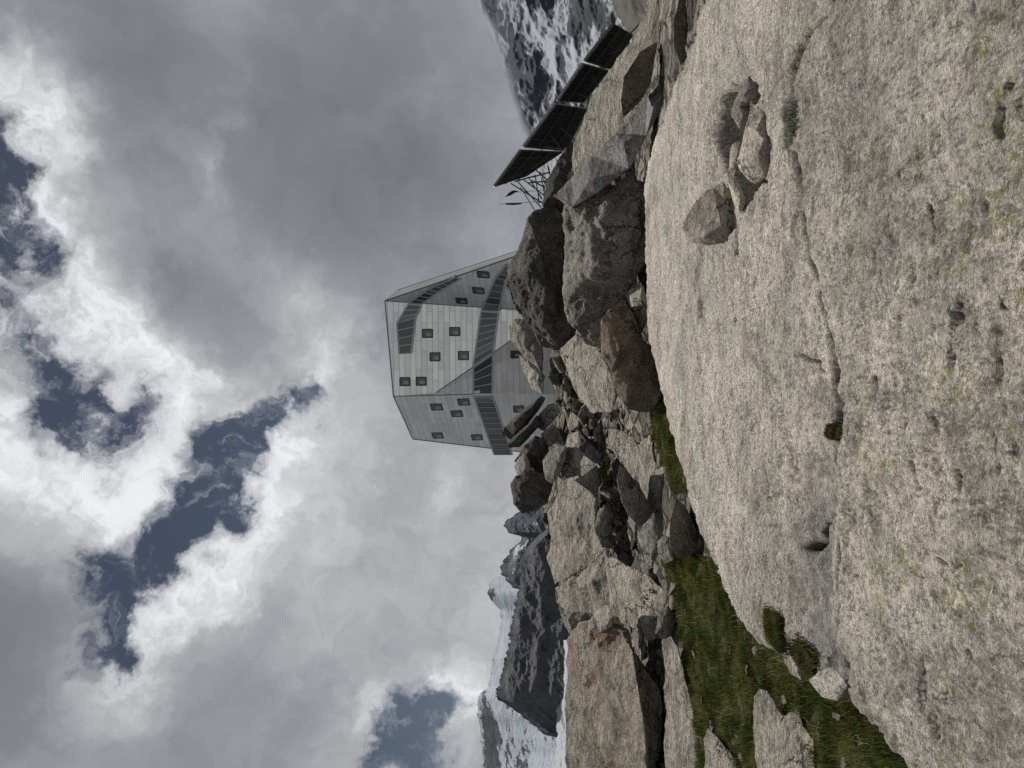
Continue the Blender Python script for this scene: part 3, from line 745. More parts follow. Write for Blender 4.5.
# yellow flower by the cluster
fl = empty('yellow_flower', P(775, 104, 1.5 / (0.02 - ray(775, 104)[1])))
tag(fl, 'tiny yellow flower on the slab beside the stone cluster', 'flower')
bm = bmesh.new(); bmesh.ops.create_cone(bm, cap_ends=True, segments=6, radius1=.003, radius2=.002, depth=.03, matrix=__import__('mathutils').Matrix.Translation((0, 0, .015)))
me = bpy.data.meshes.new('stem'); bm.to_mesh(me); bm.free(); link('stem', me, flat_mat('stem_green', (.06, .09, .02)), fl)
bm = bmesh.new()
for i in range(7):
    a0 = i * 2 * math.pi / 7
    c_, s_ = math.cos(a0), math.sin(a0); q_ = .010
    bm.faces.new([bm.verts.new((0, 0, .030)), bm.verts.new((c_ * q_ - s_ * .006, s_ * q_ + c_ * .006, .033)), bm.verts.new((c_ * .021, s_ * .021, .030)), bm.verts.new((c_ * q_ + s_ * .006, s_ * q_ - c_ * .006, .033))])
me = bpy.data.meshes.new('petals'); bm.to_mesh(me); bm.free(); link('petals', me, flat_mat('petal_yellow', (.75, .52, .02)), fl)

# ---------------------------------------------------------------- mountain hut
M_FRAME = flat_mat('dark_window_frame', (.028, .029, .031), .55, 0)
def clad_mat():
    m, t = new_mat('aluminium_cladding')
    uv = t.n('ShaderNodeUVMap', uv_map='UVMap').outputs[0]
    br = t.n('ShaderNodeTexBrick', ins={'Vector': uv, 'Color1': (.42, .42, .41, 1), 'Color2': (.66, .66, .645, 1), 'Mortar': (.36, .36, .35, 1), 'Scale': 1.0,
             'Mortar Size': .022, 'Mortar Smooth': .2, 'Bias': .0, 'Brick Width': 2.6, 'Row Height': .52})
    br.offset = .37; br.offset_frequency = 2
    tc = t.n('ShaderNodeTexCoord')
    n = t.noise(t.vm('MULTIPLY', tc.outputs['Object'], (1, 1, .25)), 1.1, 7, .65)
    c = t.mix(.45, br.outputs['Color'], t.mix(n, (.42, .42, .41), (.72, .72, .705)))
    bp = t.n('ShaderNodeBump', ins={'Strength': .5, 'Distance': .02, 'Height': t.m('SUBTRACT', 1.0, br.outputs['Fac'])})
    b = t.n('ShaderNodeBsdfPrincipled', ins={'Base Color': c, 'Metallic': .72, 'Roughness': .33, 'Normal': bp.outputs[0]})
    t.n('ShaderNodeOutputMaterial', ins={'Surface': b.outputs[0]})
    return m
M_CLAD = clad_mat()
M_PANE = flat_mat('dark_glass', (.02, .025, .032), .08, 0, .2, 1.0, .6)
M_BANDP = flat_mat('band_glass', (.045, .06, .062), .10, 0, .5, .5, .5)
BANDG = [M_BANDP, flat_mat('teal_glass', (.06, .085, .088), .08, 0, .5, .5, .6), flat_mat('deep_glass', (.02, .028, .03), .12, 0, .5, .5, .5), M_BANDP]
HV = {'A': (385, 300.8, 64), 'B': (398, 290, 71), 'D': (393.4, 396.3, 64.3), 'K': (435.9, 392.7, 64.0), 'J': (552, 312, 62.6), 'W': (473.3, 394.2, 64.5),
      'E': (412.8, 439.1, 71), 'L1': (590, 322, 63.5), 'L2': (590, 395, 66.5), 'L3': (590, 460, 73), 'R': (560, 241, 71), 'C': (560, 237, 79)}
HP = {k: P(*v) for k, v in HV.items()}
def set_on(k, tri):
    a_, b_, c_ = (HP[q] for q in tri); n_ = (b_ - a_).cross(c_ - a_); d = P(HV[k][0], HV[k][1], 1.0)
    HP[k] = d * (a_.dot(n_) / d.dot(n_))
set_on('K', 'DWE'); set_on('J', 'ADK'); set_on('L2', 'DWE'); set_on('L3', 'DWE'); set_on('L1', 'WJK'); set_on('R', ('A', 'J', 'L1'))
HF = {'center': 'A D K J', 'lower': 'K W L2 L1 J', 'left': 'D E L3 L2 W K', 'right': 'A J L1 R', 'sliver': 'A R C B'}
hut = empty('mountain_hut', P(560, 360, 66)); tag(hut, 'faceted silver metal clad mountain hut with dark window bands on the ridge', 'building')
HB = hut.location
planes = {}
def poly_mesh(polys, uvp=True):
    bm = bmesh.new(); uvl = bm.loops.layers.uv.new('UVMap')
    for pl in polys:
        c = sum(pl, Vector()) / len(pl)
        nrm = Vector()
        for i in range(len(pl)): nrm += (pl[i] - c).cross(pl[(i + 1) % len(pl)] - c)
        nrm.normalize()
        tg = Vector((0, 0, 1)).cross(nrm)
        if tg.length < .1: tg = Vector((1, 0, 0))
        tg.normalize()
        f = bm.faces.new([bm.verts.new(p - HB) for p in pl])
        for l in f.loops:
            w = l.vert.co + HB; l[uvl].uv = (w.dot(tg) + 100, w.z + 20)
        bmesh.ops.triangulate(bm, faces=[f])
    bmesh.ops.recalc_face_normals(bm, faces=bm.faces)
    me = bpy.data.meshes.new('m'); bm.to_mesh(me); bm.free(); return me
polys = []
for k, s_ in HF.items():
    pl = [HP[q] for q in s_.split()]; polys.append(pl)
    A_ = np.array([p[:] for p in pl]); c = A_.mean(0); nn = np.linalg.svd(A_ - c)[2][2]
    nn = Vector(nn)
    if nn.y > 0: nn = -nn
    planes[k] = (Vector(c), nn)
polys.append([HP[q] for q in 'B E L3 C'.split()])
_n = planes['center'][1]; _v = HP['K'].normalized(); REFL_ = _v - 2 * _v.dot(_n) * _n; REFL_.z = max(REFL_.z, .05)
for _k in planes: print('facet', _k, planes[_k][1], [round(v, 1) for v in HP['J']])
me = poly_mesh(polys); link('facade', me, M_CLAD, hut)
from mathutils.bvhtree import BVHTree
_bm = bmesh.new(); _bm.from_mesh(me); BV = BVHTree.FromBMesh(_bm); _bm.free()
link('roof', poly_mesh([[HP[q] for q in 'A B E D'.split()]]), M_CLAD, hut)
def on_plane(x, y, k, off=0.0):
    d = P(x, y, 1.0).normalized()
    h = BV.ray_cast(-HB, d)
    if h[0] is None:
        c, n = planes[k]; return d * (c.dot(n) / d.dot(n))
    return h[0] + HB
def normal_at(x, y, k):
    d = P(x, y, 1.0).normalized(); h = BV.ray_cast(-HB, d)
    n = planes[k][1] if h[0] is None else h[1].copy()
    return -n if n.dot(d) > 0 else n
def solid_quad(bm, q, n, t):
    """thin slab with front face q raised t along n"""
    lo = [bm.verts.new(p - HB - n * .25) for p in q]; hi = [bm.verts.new(p - HB + n * t) for p in q]
    bm.faces.new(hi)
    for i in range(4): bm.faces.new((lo[i], lo[(i + 1) % 4], hi[(i + 1) % 4], hi[i]))
def bm_link(name, bm, mat, parent):
    bmesh.ops.recalc_face_normals(bm, faces=bm.faces)
    me = bpy.data.meshes.new(name); bm.to_mesh(me); bm.free(); return link(name, me, mat, parent)
def bar(bm, p, q, n, w, t0, t1):
    d = (q - p).normalized(); s_ = n.cross(d).normalized() * w * .5
    a = [p - s_, p + s_, q + s_, q - s_]
    lo = [bm.verts.new(v - HB + n * t0) for v in a]; hi = [bm.verts.new(v - HB + n * t1) for v in a]
    bm.faces.new(hi); bm.faces.new(lo[::-1])
    for i in range(4): bm.faces.new((lo[i], lo[(i + 1) % 4], hi[(i + 1) % 4], hi[i]))
WIN = [('center', [(427.5, 333.4), (454.7, 331.6), (435, 356.8), (463.4, 355.6), (405, 381.6), (421.2, 381.3)], (10.4, 8.2)),
       ('left', [(436.5, 407), (463.7, 402), (456.8, 413.6), (437.7, 435.5), (476.9, 437.3)], (11.5, 6.6)),
       ('right', [(461.6, 300.8), (478.4, 290.5), (483.2, 274.5)], (11.0, 4.6)),
       ('lower', [(516.4, 354.4), (518.8, 409)], (11, 6.8))]
M_REVEAL = flat_mat('pale_reveal', (.32, .32, .31), .5, .3)
for k, pts_, (wx, wy) in WIN:
    if k == 'lower': pass
    n = planes[k][1]
    for j, (x, y) in enumerate(pts_):
        kk = 'left' if (k == 'lower' and j == 1) else k
        c = on_plane(x, y, kk); n = normal_at(x, y, kk)
        tg = Vector((0, 0, 1)).cross(n).normalized(); up = n.cross(tg).normalized()
        if up.z < 0: up = -up
        hw = wy * 64 / F * .5 / max(.35, abs(tg.x)); hh = wx * 64 / F * .5
        q = [c - tg * hw - up * hh, c + tg * hw - up * hh, c + tg * hw + up * hh, c - tg * hw + up * hh]
        bm = bmesh.new()
        for a_, b_ in ((0, 1), (1, 2), (2, 3), (3, 0)): bar(bm, q[a_], q[b_], n, .10, -.1, .022 + .003 * a_)
        fr = bm_link('window', bm, M_FRAME, hut)
        bm = bmesh.new(); solid_quad(bm, q, n, .012); bm_link('pane', bm, M_PANE, fr)
        # lower casement strip, grey glass reflection put into its colour
        bm = bmesh.new()
        r_ = [q[0] + tg * .12 + up * .14, q[0] + tg * (hw * 1.15) + up * .14, q[0] + tg * (hw * 1.15) + up * (hh * 1.25), q[0] + tg * .12 + up * (hh * 1.25)]
        solid_quad(bm, r_, n, .018); bm_link('casement', bm, flat_mat('casement_glass', (.21, .215, .22), .25, .2, .2), fr)
def band(segs):
    """segs: facet, outer polyline pair, inner polyline pair, number of panes, last flag"""
    bmf = bmesh.new(); panes = []
    for k, (o0, o1), (i0, i1), cnt in segs:
        n = normal_at((o0[0] + o1[0] + i0[0] + i1[0]) / 4, (o0[1] + o1[1] + i0[1] + i1[1]) / 4, k)
        for j in range(cnt):
            f0, f1 = j / cnt, (j + 1) / cnt
            L = lambda a, b, f: (a[0] + (b[0] - a[0]) * f, a[1] + (b[1] - a[1]) * f)
            q = [on_plane(*L(o0, o1, f0), k), on_plane(*L(o0, o1, f1), k), on_plane(*L(i0, i1, f1), k), on_plane(*L(i0, i1, f0), k)]
            if (q[0] - q[3]).length < .25: continue
            bar(bmf, q[0], q[3], n, .085, -.1, .050)
            if j == cnt - 1: bar(bmf, q[1], q[2], n, .16, -.1, .050)
            bar(bmf, q[0], q[1], n, .16, -.1, .056); bar(bmf, q[3], q[2], n, .16, -.1, .056)
            panes.append((q, n))
    fr = bm_link('window_band', bmf, flat_mat('band_mullion', (.36, .37, .37), .5, .3), hut)
    for jj, (q, n) in enumerate(panes):
        bm = bmesh.new(); solid_quad(bm, q, n, .018); bm_link('pane', bm, BANDG[(jj * 7 + jj // 3) % 4], fr)
band([('left', ((494.2, 454.5), (473.8, 396.6)), ((512.2, 454.5), (492.8, 396.6)), 11),
      ('lower', ((473.3, 393.5), (473.3, 367.5)), ((492.2, 393.5), (493, 353.8)), 4),
      ('center', ((473.3, 365.5), (481.2, 311.2)), ((493.2, 352), (498.6, 312.6)), 7),
      ('right', ((481.5, 309.6), (495.7, 277.4)), ((498.9, 310.8), (505.5, 280)), 5),
      ('right', ((495.7, 277.4), (506, 265)), ((505.5, 280), (514, 268)), 3)])
band([('center', ((399.3, 353.8), (397, 323)), ((411.3, 353.2), (415.8, 317.8)), 4),
      ('center', ((397, 323), (408.5, 304)), ((415.8, 317.8), (421.5, 305.6)), 3),
      ('right', ((409, 302.6), (428.2, 289)), ((422, 303.8), (438.6, 291.7)), 4),
      ('right', ((428.2, 289), (455, 277)), ((438.6, 291.7), (460, 279)), 4)])
# dark trim along facet edges
bm = bmesh.new()
for a_, b_ in ('AD', 'DE', 'DW', 'KJ', 'AJ', 'AR', 'AB', 'BC', 'EL'):
    pa, pb = HP[a_], HP['L3' if b_ == 'L' else b_]
    bar(bm, pa, pb, Vector((0, -1, .1)).normalized(), .10, -.05, .03)
bm_link('edge_trim', bm, flat_mat('trim_grey', (.17, .17, .165), .5, .4), hut)

# ---------------------------------------------------------------- solar panels on racks
M_BLK = flat_mat('panel_backsheet', (.018, .019, .021), .6, 0, .3, 3)
M_ALU = flat_mat('panel_frame_aluminium', (.30, .30, .30), .45, .5)
M_STEEL = flat_mat('dark_steel', (.07, .07, .073), .6, .5)
def tube(bm, p, q, r_, base):
    d = q - p; L = d.length
    from mathutils import Matrix
    M = Matrix.Translation((p + q) * .5 - base) @ d.to_track_quat('Z', 'Y').to_matrix().to_4x4()
    bmesh.ops.create_cone(bm, cap_ends=True, segments=6, radius1=r_, radius2=r_, depth=L, matrix=M)
PAN = [([(613.5, 24), (585, 61), (610.5, 69), (632.5, 35)], 'rightmost solar panel of the row, seen from its dark underside'),
       ([(583, 63.5), (557.5, 101), (583.5, 102.5), (608.5, 70.5)], 'second solar panel from the right, tilted over the outcrop'),
       ([(555.5, 104), (523.5, 147), (566, 151), (587.5, 109)], 'third solar panel from the right, with a pale rail along its upper edge'),
       ([(521, 150), (494.5, 186.5), (526, 176), (562, 152)], 'leftmost solar panel standing on crossed steel struts')]
STR = {3: [((511, 183.5), (543, 203.5)), ((517.5, 181.5), (541, 207.5)), ((520.5, 187.5), (535, 211.5)), ((528, 177), (542, 199)), ((531.5, 180.5), (545, 187.5)), ((541, 177), (545.5, 200.5)), ((544, 185), (544, 196)),
           ((515, 181.5), (534, 176.3)), ((536, 170), (555, 187)), ((555, 168), (545, 184)), ((557, 160), (560, 172)), ((524, 180), (546, 197)), ((535, 175), (539, 203)), ((540, 172), (548, 192)), ((528, 183), (548, 181)), ((548, 166), (552, 186)), ((533, 177), (550, 172))],
       2: [((545, 128), (562, 150)), ((560, 128), (575, 140)), ((540, 146), (566, 150))], 1: [((575, 92), (592, 100)), ((590, 72), (600, 90))], 0: [((628, 36), (645, 18)), ((608, 54), (622, 50))]}
for k, (q, lab) in enumerate(PAN):
    YB = 34.0 + k * .6
    deps = (YB - .4, YB - .4, YB + 1.1, YB + 1.1)
    w = [P(x, y, d) for (x, y), d in zip(q, deps)]
    base = P(q[3][0] + 12, q[3][1], YB)
    t_ = empty('solar_panel', base); tag(t_, lab, 'solar panel', 'solar panels on the ridge')
    n = (w[1] - w[0]).cross(w[3] - w[0]).normalized()
    if n.y > 0: n = -n
    HB = base
    bm = bmesh.new()
    lo = [bm.verts.new(p - base) for p in w]; hi = [bm.verts.new(p - base - n * .05) for p in w]
    bm.faces.new(lo); bm.faces.new(hi[::-1])
    for i in range(4): bm.faces.new((lo[i], hi[i], hi[(i + 1) % 4], lo[(i + 1) % 4]))
    bm_link('module', bm, M_BLK, t_)
    bm = bmesh.new()
    bar(bm, w[0], w[1], n, .11, -.09, .05)
    for i in (1, 2, 3): bar(bm, w[i], w[(i + 1) % 4], n, .05, -.07, .03 + .004 * i)
    bm_link('frame', bm, M_ALU if k in (1, 2) else flat_mat('weathered_frame', (.13, .13, .13), .5, .4), t_)
    bm = bmesh.new()
    for f in (.2, .5, .8):
        bar(bm, w[0].lerp(w[1], f), w[3].lerp(w[2], f), n, .06, .02, .08)
    for f in (.3, .7):
        bar(bm, w[0].lerp(w[3], f), w[1].lerp(w[2], f), n, .06, .085, .14)
    bm_link('rack', bm, M_STEEL, t_)
    for (p0, p1) in STR[k]:
        bm = bmesh.new(); tube(bm, P(*p0, YB + .3), P(*p1, YB - .1), .036, base); bm_link('strut', bm, M_STEEL, t_)

# flags beside the struts
def flag(label, pole, cloth, Y, c):
    base = P(*pole[1], Y); t_ = empty('flagpole', base); tag(t_, label, 'flag')
    bm = bmesh.new(); tube(bm, P(*pole[0], Y), P(*pole[1], Y), .014, base); bm_link('pole', bm, M_STEEL, t_)
    bm = bmesh.new(); n = len(cloth)
    a = [bm.verts.new(P(x, y, Y + .05 * ((i % 2) * 2 - 1)) - base) for i, (x, y) in enumerate(cloth)]
    b = [bm.verts.new(v.co + Vector((0, .05, 0))) for v in a]
    bm.faces.new(a); bm.faces.new(b[::-1])
    for i in range(n): bm.faces.new((a[i], b[i], b[(i + 1) % n], a[(i + 1) % n]))
    bm_link('flag_cloth', bm, flat_mat('flag_cloth', c, .9), t_)
flag('thin pole with a furled grey brown flag left of the struts', ((499.5, 204.2), (545, 201)), [(505, 203), (513, 202.8), (521, 202.8), (522, 204), (513, 205), (506, 204.6)], 40, (.08, .07, .06))
flag('small dark pennant on a leaning pole beside the leftmost panel', ((512, 192.5), (545, 190)), [(505.2, 196.8), (509, 192.5), (513, 190.2), (518.5, 191), (515, 192.5), (511, 195)], 40, (.03, .03, .035))

# ---------------------------------------------------------------- far mountains; distance haze is put into the bluish rock colours
def mtn_mat(name, rock_c, snow_lo, snow_hi, sc_=.004, mist=False, snow_c=(.50, .53, .58), warp=(1, 1, 1), bump=30):
    m, t = new_mat(name)
    tc = t.n('ShaderNodeTexCoord'); v = tc.outputs['Object']
    mp = t.n('ShaderNodeMapping', ins={'Vector': v, 'Scale': warp}).outputs[0]
    n1 = t.noise(mp, sc_, 10, .68, .6); n2 = t.noise(v, sc_ * 7, 8, .7)
    geo = t.n('ShaderNodeNewGeometry')
    sep = t.n('ShaderNodeSeparateXYZ', ins={0: geo.outputs['Normal']})
    at = t.n('ShaderNodeAttribute', attribute_name='snow').outputs['Fac']
    k = t.m('ADD', t.m('ADD', n1, t.m('MULTIPLY', t.m('SUBTRACT', n2, .5), .55)), t.m('ADD', t.m('MULTIPLY', t.m('SUBTRACT', sep.outputs[2], .6), .13), at))
    snow = t.step(k, snow_lo, snow_hi)
    rc = t.mix(n2, tuple(q * .5 for q in rock_c), tuple(q * 1.6 for q in rock_c))
    c = t.mix(snow, rc, t.mix(n2, tuple(q * .82 for q in snow_c), snow_c))
    bp = t.n('ShaderNodeBump', ins={'Strength': .8, 'Distance': bump, 'Height': t.m('ADD', n1, t.m('MULTIPLY', n2, .3))})
    b = t.n('ShaderNodeBsdfPrincipled', ins={'Base Color': c, 'Roughness': .9, 'Normal': bp.outputs[0]})
    b.inputs['Specular IOR Level'].default_value = .1
    out = b.outputs[0]
    if mist:
        ma = t.n('ShaderNodeAttribute', attribute_name='mist').outputs['Fac']
        ma = t.step(t.m('ADD', ma, t.m('MULTIPLY', t.m('SUBTRACT', t.noise(v, sc_ * 1.2, 7, .6), .5), .55)), .28, .72)
        tr = t.n('ShaderNodeBsdfTransparent')
        out = t.n('ShaderNodeMixShader', ins={0: ma, 1: b.outputs[0], 2: tr.outputs[0]}).outputs[0]
    t.n('ShaderNodeOutputMaterial', ins={'Surface': out})
    return m
def mountain(name, label, sky, D, xbot, mat, k=1.3, amp=.06, seed=0, nu=260, nv=130, jag=1.2, mist=None, snowf=None):
    ys = np.array([p[1] for p in sky], float); xs = np.array([p[0] for p in sky], float)
    o = np.argsort(ys); ys, xs = ys[o], xs[o]
    yy = np.linspace(ys[0], ys[-1], nu); xx = np.interp(yy, ys, xs)
    xx = xx + jag * fbm(np.stack([yy * .16, 0 * yy + seed, 0 * yy], 1), 5, .6)
    tt = np.linspace(0, 1, nv)
    G_y, G_t = np.meshgrid(yy, tt); xs0 = np.interp(yy, ys, xs); ker = np.ones(9) / 9; xs0 = np.convolve(np.pad(xs0, 4, 'edge'), ker, 'valid')
    wt = np.exp(-G_t * 26); G_x = (xx[None, :] * wt + xs0[None, :] * (1 - wt)); G_x = G_x + (np.maximum(xbot, xx + 10) - G_x) * G_t
    a = (384 - G_y) / F; d = (G_x - 512) / F
    Yd = CP + d * SP; a = a / Yd; s_ = (SP - d * CP) / Yd
    H = np.maximum(G_x - xx[None, :] * wt - xs0[None, :] * (1 - wt), 0) * D / F
    Y = D - k * H
    p = np.stack([(a * Y).ravel(), Y.ravel(), (s_ * Y).ravel()], 1)
    size = (xbot - xs.min()) * D / F
    ns = ridged(p / size * 2.0 + seed, 6, .55)
    edge = sstep(G_t.ravel() / .12)
    f = 1 + (-amp * size * ns * edge) / Y.ravel()      # pushes along the slope, in and out of the face
    p = p * f[:, None]
    base = p[np.argmin(p[:, 2])].copy()
    idx = np.arange(nu * nv).reshape(nv, nu)
    q = np.stack([idx[:-1, :-1], idx[1:, :-1], idx[1:, 1:], idx[:-1, 1:]], -1).reshape(-1, 4)
    # closed back slope falling away behind the ridge
    me = np_mesh(name, p - base, q)
    pxr, pyr = G_x.ravel(), G_y.ravel()
    fattr(me, 'snow', snowf(pxr, pyr, G_t.ravel()) if snowf else np.zeros(len(p)))
    if mist: fattr(me, 'mist', mist(pxr, pyr, G_t.ravel()))
    return tag(link(name, me, mat, loc=base), label, None, None, 'structure')

mountain('snow_streaked_mountain', 'snow streaked rock mountain fading into cloud', [(330, -260), (400, -100), (438, -20), (447, 0), (468, 52), (476, 75), (490, 104), (506, 135), (520, 165), (534, 200), (560, 260)], 1900, 690,
         mtn_mat('streaked_mountain', (.06, .066, .076), .48, .56, .0042, True, warp=(1, .7, 1.25), bump=14, snow_c=(.38, .41, .46)), k=1.0, amp=.05, seed=3, nu=340, nv=220,
         mist=lambda x, y, t: np.clip(1.0 - (x - np.interp(y, [-260, 0, 75, 135, 200], [353, 464, 494, 519, 542])) / 33.0, -1, 1) - .12 * np.clip((y - 70) / 60, 0, 1),
         snowf=lambda x, y, t: .09 * np.exp(-((x - 545) ** 2 + (y - 15) ** 2) / 900) + .10 * np.exp(-((x - 565) ** 2 + (y - 62) ** 2) / 420) + .07 * np.exp(-((x - 500 - .3 * y) ** 2) / 200) - .09 * np.exp(-((x - 585) ** 2 + (y - 12) ** 2) / 500) - .07 * np.exp(-((x - 525) ** 2 + (y - 105) ** 2) / 900))
mountain('scree_slope', 'grey stony slope behind the rightmost solar panel', [(640, 60), (632, 40), (622, 22), (616, 14), (612, 0), (608, -40), (590, -200)], 420, 760,
         mtn_mat('scree_rock', (.12, .115, .105), .9, 1.1, .03, bump=4), k=1.2, amp=.03, seed=8, nu=160, nv=90, jag=1.5)
mountain('snow_mountain', 'far snowfield rising to rocky peaks at left', [(506, 560), (503, 575), (494, 579), (490.5, 582), (489, 588), (487.3, 593), (491, 600), (496, 606), (500, 610), (501, 620), (498, 640), (495, 652), (492.5, 659), (491, 672), (488, 687), (481, 693), (477.5, 697), (478, 706), (477, 716), (480, 725), (480.5, 740), (482, 755), (480, 770), (470, 800), (455, 900)], 6500, 590,
         mtn_mat('snow_peak', (.075, .08, .09), .40, .47, .0022, snow_c=(.42, .46, .52), bump=40), k=1.6, amp=.014, seed=5, nu=420, nv=130, jag=.8,
         snowf=lambda x, y, t: .14 - .30 * np.exp(-((x - 490) ** 2 / 60 + (y - 594) ** 2 / 90)) - .27 * np.exp(-((x - 483 - .12 * (y - 697)) ** 2 / 40)) * (y > 690) - .15 * (y > 690) * np.exp(-((x - 497) ** 2) / 200) - .17 * ((x > 506) & (y > 702)))
mountain('rock_peak', 'distant dark rock peaks tinted blue for haze behind the ridge crest', [(528, 592), (514, 588), (506, 580), (499, 571), (502, 565), (506, 558), (508, 552), (515, 545), (522, 541), (520, 536), (509, 533), (504, 525), (507, 520), (516, 515), (522, 508), (540, 490), (560, 470)], 4200, 590,
         mtn_mat('hazed_rock', (.085, .095, .115), .60, .66, .004, bump=40), k=1.2, amp=.06, seed=12, nu=320, nv=110, jag=3.0, snowf=lambda x, y, t: .12 * np.exp(-((y - 548) ** 2) / 40) * (t < .5))  # blue of the air haze is part of this rock colour
mountain('rock_spur', 'dark cliff spur in front of the snowfield', [(566, 742), (558, 738), (546, 735), (532, 724), (519, 714), (506, 704), (498, 700), (496, 692), (499, 682), (503, 670), (509, 640), (510, 628), (514, 610), (518, 590), (521, 570), (523, 556), (528, 545), (545, 530), (565, 510)], 2600, 600,
         mtn_mat('dark_cliff', (.085, .09, .098), .70, .78, .006, bump=25), k=.8, amp=.07, seed=22, nu=340, nv=150, jag=2.6)  # cliff colour lightened and blued for haze
mountain('glacier', 'grey white glacier tongue below the dark spur', [(560, 640), (556, 690), (557, 735), (554, 770), (545, 860)], 2450, 600,
         mtn_mat('glacier_ice', (.16, .17, .18), .36, .5, .008, snow_c=(.42, .45, .48), bump=15), k=3.0, amp=.02, seed=31, nu=120, nv=60)

# ---------------------------------------------------------------- sky
SUN_EL, SUN_AZ = math.radians(57), math.radians(8)        # azimuth measured from +Y towards +X
w = bpy.data.worlds.new('World'); sc.world = w; w.use_nodes = True
t = NT(w.node_tree)
tc = t.n('ShaderNodeTexCoord')
d0 = t.vm('NORMALIZE', tc.outputs['Generated'])
wn = t.noise(d0, 5.0, 4, .55, 0, True)
warp = t.vm('SCALE', t.vm('SUBTRACT', wn, (.5, .5, .5)), scale=.14)
wn2 = t.noise(d0, 17.0, 6, .60, 0, True)
warp2 = t.vm('SCALE', t.vm('SUBTRACT', wn2, (.5, .5, .5)), scale=.125)
dw = t.vm('NORMALIZE', t.vm('ADD', t.vm('ADD', d0, warp), warp2))
def blob(px, py, rad, amp, vec):
    v = P(px, py, 1.0).normalized(); k = (F / (rad * (1.1 if vec is dw and (px, py) in BSET else 1.0))) ** 2
    dot = t.vm('DOT_PRODUCT', vec, tuple(v))
    e = t.m('EXPONENT', t.m('MULTIPLY', t.m('SUBTRACT', dot, 1.0), 2 * k))
    return t.m('MULTIPLY', e, amp)
def total(blobs, vec):
    s_ = None
    for b in blobs:
        e = blob(*b, vec); s_ = e if s_ is None else t.m('ADD', s_, e)
    return s_
def wide(v, k, amp):
    e = t.m('EXPONENT', t.m('MULTIPLY', t.m('SUBTRACT', t.vm('DOT_PRODUCT', d0, tuple(Vector(v).normalized())), 1.0), k))
    return t.m('MULTIPLY', e, amp)
BLUE = [(-20, 175, 38, 1.0), (8, 215, 30, .95), (28, 255, 24, .85), (-6, 315, 28, .95), (45, 362, 30, .55), (82, 395, 36, .80), (118, 425, 30, .80), (150, 400, 24, .35), (60, 420, 26, .4),
        (318, 386, 13, .85), (292, 396, 18, .85), (262, 412, 22, .95), (236, 442, 27, 1.1), (222, 478, 28, 1.1), (205, 516, 28, 1.0), (180, 552, 28, .95), (135, 560, 30, .75), (98, 572, 24, .6), (140, 604, 30, 1.0), (116, 646, 20, .95),
        (200, 350, 14, .4), (440, 700, 20, .75), (418, 732, 28, .95), (396, 775, 34, 1.05)]
WHITE = [(10, 90, 40, .34), (45, 140, 34, .34), (48, 215, 28, .36), (75, 275, 38, .38), (110, 325, 38, .36), (165, 370, 42, .36), (30, 350, 40, .30), (30, 450, 50, .36), (60, 500, 50, .28), (170, 440, 44, .38), (130, 500, 40, .30), (225, 365, 22, .25), (320, 362, 26, .28), (275, 440, 34, .36), (250, 500, 30, .34), (230, 555, 34, .32), (190, 605, 34, .30), (140, 655, 34, .26), (90, 710, 40, .16),
         (330, 480, 70, .14), (320, 570, 70, .11), (480, 520, 50, .12), (490, 600, 50, .14), (455, 690, 34, .28), (370, 720, 30, .18), (350, 650, 60, .06), (212, 155, 24, .22), (160, 215, 30, .12), (290, 295, 34, .14), (330, 320, 26, .10), (250, 250, 30, .06)]
DARK = [(350, 70, 120, .26), (110, 40, 70, .24), (330, 200, 80, .16), (180, 120, 70, .12), (160, 270, 40, .14), (230, 310, 40, .14), (440, 180, 110, .14), (420, 330, 60, .06), (35, 670, 70, .16), (20, 590, 50, .08), (280, 700, 60, .04), (410, 560, 60, .06)]
BSET = {(b_[0], b_[1]) for b_ in BLUE}
blue = total(BLUE, dw); white = total(WHITE, dw); dark = total(DARK, d0)
dark = t.m('ADD', dark, t.m('ADD', wide((0, -1, .5), 1.3, .55), wide((0, .1, 1), 6.0, .35)))  # unseen darker cloud added behind the camera and overhead to cut fill light
white = t.m('ADD', white, wide(REFL_, 12.0, 1.0))  # unseen bright cloud patch added for the hut's centre facet to reflect
nb = t.noise(dw, 4.0, 5, .52, .1); nf = t.noise(dw, 13.0, 8, .56, .1); wis = t.noise(dw, 40.0, 8, .62, .3)
wc = t.m('MINIMUM', white, .45)
br = t.m('ADD', .50, t.m('MULTIPLY', t.m('SUBTRACT', nb, .5), .42))
br = t.m('ADD', br, t.m('MULTIPLY', t.m('SUBTRACT', nf, .5), t.m('ADD', .34, t.m('MULTIPLY', wc, 1.1))))
br = t.m('ADD', br, t.m('MULTIPLY', t.m('SUBTRACT', wis, .5), t.m('ADD', .04, t.m('MULTIPLY', wc, 1.0))))
br = t.m('SUBTRACT', t.m('ADD', br, white), dark)
bl = t.m('MINIMUM', t.m('MULTIPLY', blue, .92), 1.08)
thin = t.m('MULTIPLY', t.m('MINIMUM', bl, .6), .35)
br = t.m('ADD', br, thin, clamp=True)
cloud = t.ramp(br, [(0.0, (.163, .174, .198)), (.22, (.222, .235, .262)), (.40, (.322, .336, .365)), (.56, (.45, .455, .47)), (.74, (.62, .63, .645)), (.92, (.87, .88, .90))])
cvn = t.m('SUBTRACT', 1.0, bl)
cvn = t.m('ADD', cvn, t.m('MULTIPLY', t.m('SUBTRACT', nf, .5), t.m('MULTIPLY', bl, 2.1)))
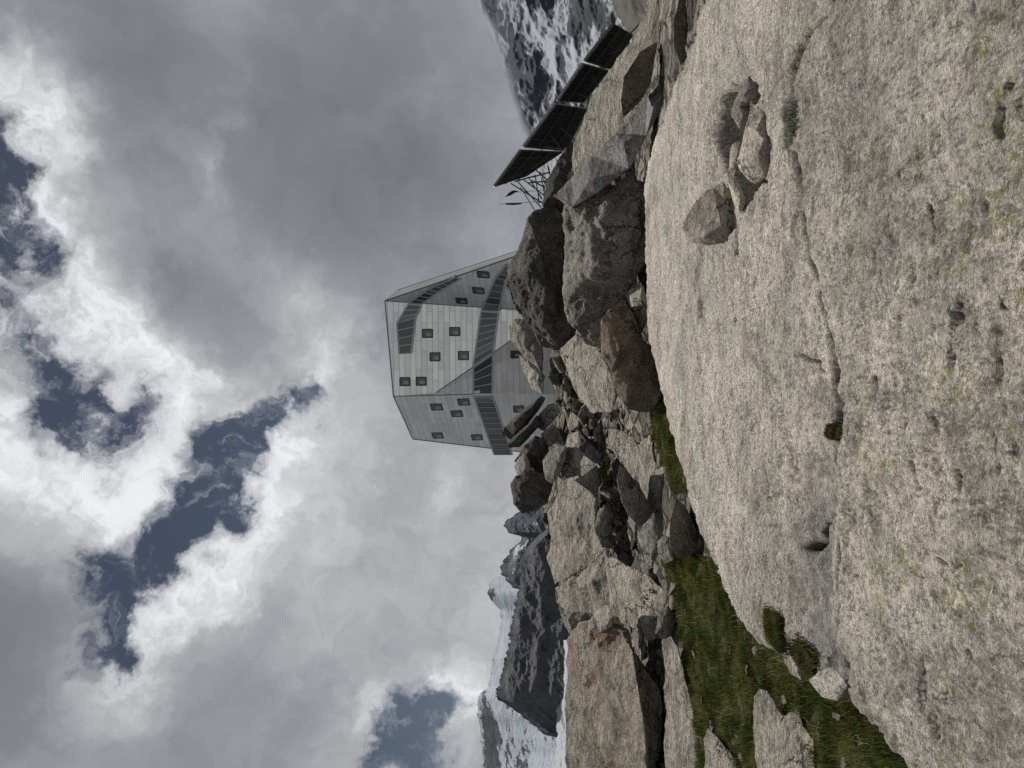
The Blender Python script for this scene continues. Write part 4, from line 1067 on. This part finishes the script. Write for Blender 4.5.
cvn = t.m('ADD', cvn, t.m('MULTIPLY', t.m('SUBTRACT', wis, .5), t.m('MULTIPLY', bl, 1.5)))
cov = t.step(cvn, -.16, 1.02)
sky = t.n('ShaderNodeTexSky', sky_type='NISHITA', sun_disc=False, sun_elevation=SUN_EL, sun_rotation=SUN_AZ, altitude=2800, air_density=1.0, dust_density=.4, ozone_density=1.5)
skyc = t.mix(1.0, sky.outputs[0], (.43, .335, .275), 'MULTIPLY')
c10 = t.vm('SCALE', cloud, scale=10.0)
final = t.mix(cov, skyc, c10)
bg = t.n('ShaderNodeBackground', ins={'Color': final, 'Strength': .1})
t.n('ShaderNodeOutputWorld', ins={'Surface': bg.outputs[0]})
w.cycles.sampling_method = 'MANUAL'; w.cycles.sample_map_resolution = 512

sd = bpy.data.lights.new('sun', 'SUN'); sd.energy = 5.0; sd.angle = math.radians(.55); sd.color = (1.0, .95, .88)
so = bpy.data.objects.new('sun', sd); col.objects.link(so)
L = Vector((math.sin(SUN_AZ) * math.cos(SUN_EL), math.cos(SUN_AZ) * math.cos(SUN_EL), math.sin(SUN_EL)))
so.rotation_euler = L.to_track_quat('Z', 'Y').to_euler(); so.location = L * 60

# ---------------------------------------------------------------- camera (held sideways as in the photo)
from mathutils import Matrix
cd = bpy.data.cameras.new('camera'); cd.sensor_fit = 'HORIZONTAL'; cd.sensor_width = 36; cd.lens = F / 1024 * 36
cd.clip_start = .05; cd.clip_end = 30000
co = bpy.data.objects.new('camera', cd); col.objects.link(co)
Fw = Vector((0, CP, SP)); Up = Vector((0, -SP, CP))
Mx = Matrix((( -Up.x, 1, -Fw.x), (-Up.y, 0, -Fw.y), (-Up.z, 0, -Fw.z)))
co.matrix_world = Mx.to_4x4()
sc.camera = co
sc.render.engine = 'CYCLES'
sc.cycles.use_denoising = False
sc.cycles.max_bounces = 5; sc.cycles.diffuse_bounces = 3; sc.cycles.transparent_max_bounces = 6
sc.view_settings.view_transform = 'Standard'; sc.view_settings.look = 'None'; sc.view_settings.exposure = 0
sc.render.resolution_x = 1024; sc.render.resolution_y = 768
